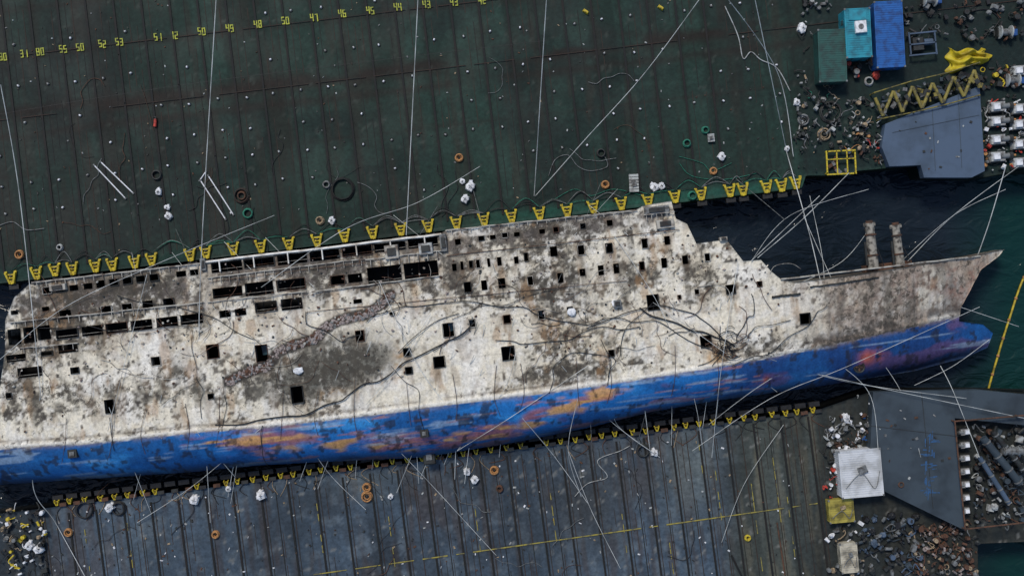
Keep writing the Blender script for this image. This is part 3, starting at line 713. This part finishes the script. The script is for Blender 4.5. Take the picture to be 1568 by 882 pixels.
for k in range(34):
    up=k<18; x=r1.uniform(50,1180); y=r1.uniform(120,410-x*.12) if up else r1.uniform(790-x*.12,870)
    ps=[(x,y)]; a=r1.uniform(0,6)
    for j in range(6): a+=r1.uniform(-.9,.9); ps.append((ps[-1][0]+13*math.cos(a),ps[-1][1]+13*math.sin(a)))
    hose(ps,r1.choice([.03,.045]),r1.choice([M_BLK,M_RST,M_GRY,M_BLK]),'loose_rope')
def container(name,x0,y0,x1,y1,rz,m,h=2.6,extra=None):
    mb=MB(); c=P((x0+x1)/2,(y0+y1)/2,ZD+h); w=(x1-x0)/10*(H-ZD-h)/H; L=(y1-y0)/10*(H-ZD-h)/H
    c.z=ZD+h/2; mb.box(c,(w,L,h),m,rz=rz); R=Matrix.Rotation(rz,3,'Z')
    n=int(L/.32)
    for k in range(n):
        mb.box(c+R@Vector((0,-L/2+(k+.5)*L/n,h/2+.02)),(w*.93,L/n*.5,.05),m,rz=rz)
        for q in (-1,1): mb.box(c+R@Vector((q*(w/2+.02),-L/2+(k+.5)*L/n,0)),(.05,L/n*.5,h*.85),m,rz=rz)
    for q in (-1,1):
        mb.box(c+R@Vector((q*(w/2),0,h/2)),(.15,L+.05,.16),m,rz=rz); mb.box(c+R@Vector((0,q*(L/2),h/2)),(w+.1,.15,.17),m,rz=rz)
        for p in (-1,1): mb.box(c+R@Vector((q*w/2,p*L/2,h/2+.04)),(.25,.25,.22),M_GRY,rz=rz)
        mb.cyl(c+R@Vector((q*w*.2,-L/2-.06,-h*.4)),c+R@Vector((q*w*.2,-L/2-.06,h*.4)),.04,M_GRY,6)
    if extra: extra(mb,c,w,L,h,R)
    return mb.build(name)
container('shipping_container',1254,46,1295,125,math.radians(2),M_GRN)
def ex(mb,c,w,L,h,R):
    mb.box(c+R@Vector((.3,.8,h/2+.3)),(1.6,1.7,.5),M_WHT,rz=.1); mb.cyl(c+R@Vector((.3,.8,h/2+.55)),c+R@Vector((.3,.8,h/2+.6)),.4,M_GRY,16)
    mb.box(c+R@Vector((0,2.6,h/2+.12)),(w*.7,1.5,.12),M_CYA)
    for k in range(3): mb.box(c+R@Vector((-w/2-.03,-2+k*2,.2)),(.05,1,.9),M_GLS)
container('site_cabin',1295,14,1333,88,math.radians(3),M_CYA,3.0,ex)
container('shipping_container',1341,3,1383,103,math.radians(3),M_BLU)
mb=MB()
def slab(mb,pts,z,th,m):
    n=len(pts); a=[P(x,y,z) for x,y in pts]; b=[Vector((p.x,p.y,z-th)) for p in a]
    mb.add(a+b,[tuple(range(n))[::-1],tuple(range(n,2*n))]+[(i,(i+1)%n,n+(i+1)%n,n+i) for i in range(n)],m)
slab(mb,[(1356,190),(1500,132),(1508,262),(1488,272),(1415,272),(1410,253),(1362,255),(1350,225)],ZD+1.6,1.5,M_SLT)
mb.box(P(1430,215,ZD+1.62),(.06,9,.03),M_SLD,rz=.05); mb.box(P(1470,200,ZD+1.62),(.06,11,.03),M_SLD,rz=.05); mb.box(P(1433,190,ZD+1.64),(13,.06,.03),M_SLD,rz=.2)
for k in range(14): mb.box(P(r1.uniform(1370,1495),r1.uniform(185,262),ZD+1.66),(r1.uniform(.1,.4),r1.uniform(.1,.5),.1),r1.choice([M_DRK,M_LGR,M_RST]),rz=r1.uniform(0,3))
mb.build('steel_ramp')
mb=MB()
M_OLV=mat('worn_yellow_truss',(0.22,0.18,0.035),.7,dirt=(.05,.045,.025),scale=1.5)
zz=[(1340,150),(1352,178),(1368,140),(1382,172),(1397,133),(1412,166),(1428,128),(1444,158),(1460,118),(1476,148),(1492,108),(1500,135)]
for a,b in zip(zz[:-1],zz[1:]): mb.cyl(P(*a,ZD+2.2),P(*b,ZD+2.2),.24,M_OLV,8)
tp=[(1340,142),(1395,125),(1450,112),(1500,96)]; bt=[(1350,182),(1400,172),(1450,160),(1500,146)]
for L_ in (tp,bt):
    for a,b in zip(L_[:-1],L_[1:]): mb.cyl(P(*a,ZD+2.1),P(*b,ZD+2.1),.09,M_OLV,8)
for p in tp+bt: q=P(*p,ZD+2.1); mb.cyl(q,Vector((q.x,q.y,ZD)),.12,M_OLV,8)
for k in range(90):
    c=P(1345+k*1.75,166-k*.5+r1.uniform(-18,12),ZD+r1.uniform(.3,2.3)); mb.box(c,(r1.uniform(.3,1.1),r1.uniform(.2,.7),.4),r1.choice([M_DRK,M_GRY,M_OLV,M_BLK,M_SLD,M_DRK]),rz=r1.uniform(0,3))
mb.build('yellow_truss_walkway')
mb=MB(); c=P(1285,250,ZD)
for dx,dy,sx,sy in ((0,1.7,4.2,.2),(0,-1.7,4.2,.2),(-2.1,0,.2,3.4),(2.1,0,.2,3.4),(0,.5,4,.12),(-.6,0,.15,3.4),(.9,0,.15,3.4)):
    mb.box(c+Vector((dx,dy,.9)),(sx,sy,.2),M_YEL,rz=.05)
for dx in (-2,2):
    for dy in (-1.6,1.6): mb.cyl(c+Vector((dx,dy,0)),c+Vector((dx,dy,1)),.12,M_YEL)
for k in range(10): mb.box(c+Vector((r1.uniform(-1.7,1.7),r1.uniform(-1.4,1.4),r1.uniform(.2,.7))),(r1.uniform(.3,1),r1.uniform(.3,.8),.4),r1.choice([M_DRK,M_RST,M_GRY]),rz=r1.uniform(0,3))
mb.build('lifting_frame')
mb=MB(); n=26; vs=[];fs=[]
for i in range(n):
    for j in range(n):
        s_=i/(n-1);t=j/(n-1)
        x=1450+70*s_-18*(1-t)*(s_)**2; y=72+12*s_*(1-s_)*2+(38-22*s_)*t+4*math.sin(9*s_)
        e=min(s_,1-s_,t,1-t); x+=4*math.sin(t*11)*(e<.05); p=P(x,y,ZD)
        p.z=ZD+.1+min(1,e*6)*(1.0+.45*math.sin(s_*14+t*5)+.35*math.sin(t*17-s_*6)+.25*r1.random()); vs.append(p)
for i in range(n-1):
    for j in range(n-1): a=i*n+j; fs.append((a,a+1,a+n+1,a+n))
mb.add(vs,fs,mat('yellow_tarp',(0.50,0.40,0.01),.6,dirt=(.30,.22,.01),scale=.8)); mb.build('yellow_tarpaulin',smooth=True)
def jack(px,py,rz,z=ZD,s=1.0,name='strand_jack'):
    mb=MB(); c=P(px,py,z); R=Matrix.Rotation(rz,3,'Z')
    mb.box(c+Vector((0,0,.5)),(2.3*s,1.5*s,1.0),M_LGR,rz=rz,taper=.9); mb.box(c+R@Vector((-.3*s,0,1.15)),(1.1*s,1.0*s,.4),M_WHT,rz=rz,taper=.85)
    mb.cyl(c+R@Vector((.3*s,0,.9)),c+R@Vector((1.7*s,0,.9)),.42*s,M_GRY,14); mb.cyl(c+R@Vector((1.6*s,0,.9)),c+R@Vector((2.1*s,0,.9)),.55*s,M_DRK,14)
    mb.cyl(c+R@Vector((2.1*s,0,.9)),c+R@Vector((2.6*s,0,.9)),.18*s,M_ORG,10)
    for q in (-1,1): mb.box(c+R@Vector((0,q*.8*s,.3)),(2.6*s,.12,.6),M_DRK,rz=rz)
    mb.tube(spline([c+R@Vector((-1*s,.3,1)),c+R@Vector((-1.5*s,.6,.6)),c+R@Vector((-1.2*s,1.2*s,.3))],5),.06,M_BLK)
    mb.build(name)
for y in (165,187,215,241): jack(1524,y,.08)
for y in (110,168,192,222,250): jack(1558,y,.08)
def junk(name,x0,y0,x1,y1,n,pal,seed,z=ZD,big=1.0,zmax=1.5):
    r=random.Random(seed); mb=MB()
    for k in range(n):
        px=r.uniform(x0,x1);py=r.uniform(y0,y1); s=big*r.uniform(.4,1.1); c=P(px,py,z+r.uniform(.1,zmax)*.6); m=r.choice(pal); t=r.random()
        if t<.34: mb.box(c,(s*r.uniform(.4,1.2),s*r.uniform(.3,1),s*.6),m,rz=r.uniform(0,3),taper=r.uniform(.6,1))
        elif t<.5: mb.cyl(c,c+Vector((r.uniform(-1,1)*s,r.uniform(-1,1)*s,r.uniform(-.1,.4))),.22*s,m,10)
        elif t<.57: mb.cyl(c,c+Vector((0,0,.6)),.4*s,m,14)
        elif t<.61: mb.tor(c,.5*s,.1*s,m,n=14,k=6,jit=.05)
        elif t<.72: mb.blob(c,.5*s,m,seed=k+seed)
        else:
            pts=[c]
            for j in range(4): pts.append(pts[-1]+Vector((r.uniform(-1,1),r.uniform(-1,1),r.uniform(-.1,.1)))*s*1.1)
            mb.tube(spline(pts,4),.05+.05*r.random(),m)
    return mb.build(name)
PG=[M_GRY,M_GRY,M_DRK,M_BLK,M_TAN,M_DRK,M_LGR,M_DRK]; PO=[M_DRK,M_ORG,M_RED,M_RST,M_GRY,M_LGR,M_BLK]
junk('rope_and_gear_pile',1222,150,1345,232,130,PG,1,big=.8)
junk('gear_pile',1318,205,1352,250,34,PO,2,big=.7)
junk('gear_pile',1298,92,1345,120,24,[M_RST,M_RED,M_DRK,M_GRY,M_RST],3,big=1.1)
junk('gear_pile',1502,145,1568,262,110,[M_RED,M_ORG,M_GRY,M_DRK,M_BLK,M_LGR,M_WHT,M_DRK],4,big=.65)
junk('machinery_pile',1385,0,1450,60,26,[M_DRK,M_GRY,M_DRK,M_BLK],5)
junk('machinery_pile',1460,0,1568,60,60,[M_DRK,M_BLK,M_DRK,M_GRY,M_RST],6)
junk('machinery_pile',1500,100,1568,135,34,[M_DRK,M_GRY,M_YEL,M_RST],7)
junk('gear_pile',1225,0,1275,16,14,PG,8)
junk('scattered_gear',1215,20,1250,260,30,PG,9,big=.6)
junk('gear_pile',1230,120,1300,160,20,PG+[M_TEA],19,big=.7)
mb=MB(); c=P(1408,70,ZD)
for dx,dy,sx,sy in ((0,1.6,4,.2),(0,-1.6,4,.2),(-1.9,0,.2,3.2),(1.9,0,.2,3.2),(0,0,4,.2)): mb.box(c+Vector((dx,dy,1.2)),(sx,sy,.25),M_SLT,rz=.1)
mb.box(c+Vector((-.6,0,.6)),(1.8,2.2,1.1),M_DRK,rz=.1,taper=.85); mb.cyl(c+Vector((.3,.3,.7)),c+Vector((1.6,.4,.7)),.5,M_SLT); mb.cyl(c+Vector((-.8,.5,1)),c+Vector((-.8,.5,1.8)),.15,M_GRY); mb.build('generator_set')
def winch(px,py,z=ZD):
    mb=MB(); c=P(px,py,z)
    mb.cyl(c+Vector((-.7,0,.9)),c+Vector((.7,0,.9)),.5,M_GRY,16)
    for q in (-.8,.8): mb.cyl(c+Vector((q-.08,0,.9)),c+Vector((q+.08,0,.9)),.95,M_LGR,20); mb.box(c+Vector((q*1.25,0,.4)),(.2,1.8,.9),M_DRK,taper=.7)
    mb.box(c+Vector((1.4,0,.6)),(.7,.9,.8),M_BLU); mb.build('winch')
winch(1546,125); winch(1420,3); winch(1535,52)
# ---------- lower right
mb=MB()
slab(mb,[(1337,600),(1500,597),(1580,605),(1580,652),(1462,640),(1478,812),(1330,740)],ZD+2.0,1.9,M_SLD)
mb.box(P(1420,690,ZD+2.03),(.07,17,.03),M_DRK,rz=.1); mb.box(P(1400,660,ZD+2.035),(13,.07,.03),M_DRK,rz=-.12)
mt=mat('faded_blue_lettering',(0.02,0.085,0.21),.7,dirt=(.03,.055,.085),scale=2)
for k in range(5):
    for j in range(8):
        c=P(1424+r1.uniform(-9,9),672+k*21+r1.uniform(-6,6),ZD+2.02+.002*j+.0003*k)
        mb.box(c,(r1.uniform(.6,1.5),.16,.01),mt,rz=r1.choice([0,1.57,0,.1,1.5,.8]))
mb.tor(P(1380,742,ZD+2.1),.35,.1,M_RST)
for k in range(18): mb.box(P(r1.uniform(1345,1455),r1.uniform(615,735),ZD+2.06),(r1.uniform(.1,.4),r1.uniform(.1,.5),.1),r1.choice([M_DRK,M_LGR,M_RST,M_GRY]),rz=r1.uniform(0,3))
mb.build('steel_ramp')
for k in range(7): jack(1474,660+k*20,.12+3.14,z=ZD+.5,s=.62)
junk('machinery_pile',1492,650,1568,800,190,[M_DRK,M_GRY,M_SLD,M_LGR,M_RST,M_DRK,M_BLK],10,big=1.0,zmax=2)
mb=MB()
for (a,b,r,m) in (((1505,670),(1562,740),.55,M_SLD),((1520,660),(1568,720),.4,M_DRK),((1500,700),(1545,770),.35,M_SLT),((1535,690),(1568,690),.6,M_GRY)):
    A=P(*a,ZD+2.2);B=P(*b,ZD+2.2); mb.cyl(A,B,r,m,14); d=(B-A).normalized()
    for t in (.1,.4,.7,.95): mb.cyl(A.lerp(B,t)-d*.1,A.lerp(B,t)+d*.1,r*1.2,M_GRY,14)
for x in (1500,1530,1560): mb.cyl(P(x,710,ZD),P(x,710,ZD+2.2),.2,M_DRK)
mb.build('hydraulic_cylinders')
mb=MB()
for i,(a,b) in enumerate((((1462,645),(1568,636)),((1478,810),(1568,800)),((1462,645),(1478,810)))): mb.cyl(P(*a,ZD+3),P(*b,ZD+3),.12,M_RST)
for p in ((1462,645),(1478,810),(1560,637),(1560,800)): q=P(*p,ZD+3); mb.cyl(Vector((q.x,q.y,ZD)),q,.12,M_RST)
mb.build('guard_rail')
junk('rusty_scrap_pile',1400,800,1497,880,190,[M_RST,M_RST,M_TAN,M_GRY,M_DRK,M_RST,M_BARN,M_DRK],11,big=.85)
junk('pipe_bundle',1318,788,1410,880,130,[M_DRK,M_SLD,M_SLT,M_BLK,M_GRY,M_DRK],12,big=1.1)
junk('gear_pile',1266,636,1340,690,90,[M_LGR,M_GRY,M_DRK,M_WHT,M_GRY,M_RST,M_DRK],13,big=.8)
junk('gear_pile',1262,690,1285,765,20,[M_DRK,M_WHT,M_RED,M_GRY],14,big=.8)
junk('gear_pile',1266,800,1320,880,40,[M_DRK,M_WHT,M_TAN,M_GRY,M_DRK],15,big=.75)
junk('gear_pile',1310,600,1345,680,18,[M_WHT,M_LGR,M_DRK,M_BLU,M_DRK],16,big=.6)
junk('gear_pile',0,780,72,880,110,[M_DRK,M_GRY,M_TAN,M_YEL,M_WHT,M_BLK,M_DRK,M_DRK],17,big=.8)
junk('scattered_gear',1538,605,1568,650,8,[M_WHT,M_TAN,M_DRK],18)
def crate(name,x0,y0,x1,y1,rz,m,h,m2):
    def e(mb,c,w,L,h,R):
        mb.box(c+R@Vector((.2,.5,h/2+.2)),(w*.22,L*.15,.3),m2,rz=rz+.3); mb.tube(spline([c+R@Vector((-w*.4,-L*.3,h/2+.1)),c+R@Vector((0,0,h/2+.2)),c+R@Vector((w*.3,-L*.35,h/2+.1)),c+R@Vector((w*.45,.1,h/2+.1))],5),.05,M_GRY)
    container(name,x0,y0,x1,y1,rz,m,h,e)
crate('white_workshop_cabin',1287,689,1350,760,math.radians(5),mat('white_roof_paint',(0.58,0.60,0.62),.6,dirt=(.38,.39,.39),scale=.5),2.6,M_GRY)
crate('yellow_equipment_box',1270,765,1307,799,math.radians(5),mat('yellow_box_paint',(0.38,0.32,0.06),.6,scale=.8),1.6,M_TAN)
crate('beige_equipment_box',1288,832,1313,876,math.radians(5),mat('beige_paint',(0.5,0.46,0.36),.6,scale=.8),1.6,M_GRY)
# ================================================================= OVERHEAD WIRES
def wire(pts,r=.035,m=M_WIRE,sag=0.0):
    mb=MB(); A=[P(*p) for p in pts]; out=[]
    if len(A)>2: out=spline(A,10)
    else: out=[A[0].lerp(A[1],k/10) for k in range(11)]
    mb.tube(out,r,m,5); mb.build('lifting_wire')
W=[([(838,-20,24),(818,300,5.5)],.055),([(641,-20,24),(622,360,13)],.055),([(332,-20,24),(305,480,13.2),(316,700,9)],.055),([(1,130,20),(30,300,15),(62,600,13)],.055),
([(1078,-10,24),(985,115,15),(895,215,10),(820,300,6)],.045),([(1100,-20,22),(1190,110,10),(1215,240,5.5)],.05),([(1152,-20,22),(1203,225,5.5)],.05),
([(1203,228,6),(1240,360,9),(1265,470,9)],.055),([(1540,255,8),(1515,340,6),(1492,405,4.5)],.06),([(1300,265,6),(1230,335,9),(1160,395,13)],.045),([(1255,300,6),(1150,400,13)],.04),
([(735,255,6),(640,310,9),(530,350,13),(400,440,13.5)],.04),([(0,175,18),(320,125,14),(840,62,12)],.022),([(1230,330,6),(1300,480,8),(1380,600,6),(1410,700,7.2)],.035),
([(1560,255,7),(1460,330,6),(1390,400,6)],.04),([(1378,402,7),(1460,330,6),(1540,290,6)],.035),([(1335,345,8),(1290,400,6),(1210,440,10)],.035),
([(1090,700,6),(1105,560,13),(1130,400,13)],.04),([(890,760,6),(870,690,9),(885,610,13)],.04),([(1200,560,10),(1330,590,8),(1568,640,8)],.04),([(1180,550,12),(1300,585,8),(1480,610,7.5)],.035),
([(450,640,13),(500,720,7),(560,780,5.5)],.04),([(300,660,13),(360,730,7)],.04),([(62,600,13),(50,740,8),(85,800,5.5),(130,882,5.5)],.05),([(316,700,9),(322,800,5.5)],.04),
([(940,600,13),(945,650,7),(1010,700,5.5)],.04),([(800,640,12),(850,700,7),(900,770,5.5)],.04),([(700,690,8),(780,640,12),(900,560,13)],.04),([(1400,590,6),(1460,560,5.5),(1515,520,4.5)],.04),
([(1440,560,5.5),(1460,600,7.5),(1500,700,8.5)],.04),([(1260,540,10),(1330,600,7.5),(1345,690,7.5)],.035),([(225,420,13),(190,560,13.1),(165,660,13)],.035),([(580,430,13),(640,560,13.2),(700,640,12)],.035),
([(940,360,13),(1010,470,13.1),(1060,600,10),(1075,680,6)],.035),([(1150,400,13),(1210,330,8),(1330,290,6)],.035),([(1240,300,6),(1260,400,8),(1262,480,9)],.035),([(0,550,13),(100,470,13),(250,400,13),(420,330,6)],.035),
([(1105,830,5.5),(1140,740,5.5),(1200,650,5.5)],.03),([(950,870,5.5),(905,780,5.5),(870,690,7)],.035),([(660,480,13),(610,560,13.1),(560,620,13)],.035),([(790,540,13),(770,600,13),(700,690,8)],.035),
([(1560,500,4),(1470,470,6),(1350,430,9)],.035),([(1310,480,10),(1240,540,11),(1150,600,10),(1085,650,6)],.035),([(1190,600,8),(1110,540,13),(1000,463,13)],.035),([(1060,690,6),(1180,610,8),(1300,560,10),(1500,470,6)],.035),
([(400,655,13),(300,740,7),(210,800,5.5)],.035),([(560,640,13),(640,720,7),(760,850,5.5)],.035),([(1010,700,5.5),(930,640,8),(860,560,13)],.035)]
for p,r in W: wire(p,r,M_WIRE if r>.024 else M_BLK)
rw=random.Random(21)
for k in range(22):   # guy wires from the lower barge edge up on to the hull
    x=rw.uniform(180,1230); y=770-(x-88)*.1235; x2=x+rw.uniform(-90,90)
    wire([(x,y+rw.uniform(5,50),5.4),(x2,640-x2*.105+rw.uniform(-90,10),13.1)],rw.choice([.03,.035,.045]),rw.choice([M_WIRE,M_WIRE,M_GRY]))
for k in range(12):   # and from the upper barge edge
    x=rw.uniform(60,1180); y=430-x*.119; x2=x+rw.uniform(-70,90)
    wire([(x,y-rw.uniform(0,60),5.5),(x2,470-x2*.105+rw.uniform(-20,60),13.3)],rw.choice([.025,.035]),rw.choice([M_WIRE,M_GRY]))
# ================================================================= SEA, floating boom
m=bpy.data.materials.new('sea_water'); m.use_nodes=True; nt=m.node_tree; bs=nt.nodes['Principled BSDF']
tc=nt.nodes.new('ShaderNodeTexCoord')
mp_=nt.nodes.new('ShaderNodeMapping'); mp_.inputs['Rotation'].default_value=(0,0,.5); mp_.inputs['Scale'].default_value=(.6,1.2,1)
nt.links.new(tc.outputs['Object'],mp_.inputs['Vector'])
n=nt.nodes.new('ShaderNodeTexNoise'); n.inputs['Scale'].default_value=.4; n.inputs['Detail'].default_value=3; n.inputs['Distortion'].default_value=1.0
nt.links.new(mp_.outputs[0],n.inputs['Vector'])
n2=nt.nodes.new('ShaderNodeTexNoise'); n2.inputs['Scale'].default_value=.05; n2.inputs['Detail'].default_value=4; nt.links.new(tc.outputs['Object'],n2.inputs['Vector'])
r=nt.nodes.new('ShaderNodeValToRGB'); r.color_ramp.elements[0].color=(0.004,0.008,0.012,1); r.color_ramp.elements[1].color=(0.014,0.022,0.032,1); r.color_ramp.elements[0].position=.35; r.color_ramp.elements[1].position=.62  # water beside the ship has shadow painted into its colour; murky teal beyond
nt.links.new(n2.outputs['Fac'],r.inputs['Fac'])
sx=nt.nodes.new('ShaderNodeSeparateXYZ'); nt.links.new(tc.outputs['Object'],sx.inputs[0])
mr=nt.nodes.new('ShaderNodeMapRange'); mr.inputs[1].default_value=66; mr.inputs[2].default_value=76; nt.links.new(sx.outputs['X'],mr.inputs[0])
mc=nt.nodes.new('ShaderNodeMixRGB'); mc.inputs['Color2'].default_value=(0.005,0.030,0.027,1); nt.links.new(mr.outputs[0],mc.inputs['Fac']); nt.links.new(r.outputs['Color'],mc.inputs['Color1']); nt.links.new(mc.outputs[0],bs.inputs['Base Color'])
bs.inputs['Roughness'].default_value=.06; bs.inputs['IOR'].default_value=1.33
bp=nt.nodes.new('ShaderNodeBump'); bp.inputs['Strength'].default_value=.9; bp.inputs['Distance'].default_value=.7
nt.links.new(n.outputs['Fac'],bp.inputs['Height']); nt.links.new(bp.outputs['Normal'],bs.inputs['Normal'])
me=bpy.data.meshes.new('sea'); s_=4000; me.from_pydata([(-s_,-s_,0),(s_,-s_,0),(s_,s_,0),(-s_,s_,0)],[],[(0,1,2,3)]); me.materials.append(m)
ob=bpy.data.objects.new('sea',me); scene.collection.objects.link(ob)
mb=MB(); bl=spline([P(x,y,.15) for x,y in ((1600,380),(1568,425),(1545,490),(1528,545),(1512,602),(1500,660))],12)
mb.tube(bl,.17,mat('yellow_float',(0.5,0.38,0.02),.5,scale=1))
for p in bl[::6]: mb.cyl(p-Vector((.0,.2,0)),p+Vector((0,.2,0)),.22,M_ORG)
mb.build('floating_boom',smooth=True)
# ================================================================= CAMERA, LIGHT
cam=bpy.data.cameras.new('camera'); co=bpy.data.objects.new('camera',cam); scene.collection.objects.link(co)
co.location=(0,0,H); co.rotation_euler=(0,0,0); cam.sensor_width=36; cam.lens=36*H/156.8; cam.clip_end=12000; cam.clip_start=.5
scene.camera=co
el=math.radians(52); az=math.radians(-30)
w=bpy.data.worlds.new('World'); scene.world=w; w.use_nodes=True; nt=w.node_tree
sk=nt.nodes.new('ShaderNodeTexSky'); sk.sky_type='NISHITA'; sk.sun_disc=False; sk.sun_elevation=el; sk.sun_rotation=az
bg=nt.nodes['Background']; bg.inputs['Strength'].default_value=.13; nt.links.new(sk.outputs['Color'],bg.inputs['Color'])
sl=bpy.data.lights.new('sun','SUN'); sl.energy=2.3; sl.angle=math.radians(14); sl.color=(1,.93,.82)
so=bpy.data.objects.new('sun',sl); scene.collection.objects.link(so)
d=Vector((math.sin(az)*math.cos(el),math.cos(az)*math.cos(el),math.sin(el))); so.rotation_euler=d.to_track_quat('Z','Y').to_euler(); so.location=(0,0,100)
scene.view_settings.view_transform='Standard'; scene.view_settings.look='None'; scene.view_settings.exposure=0
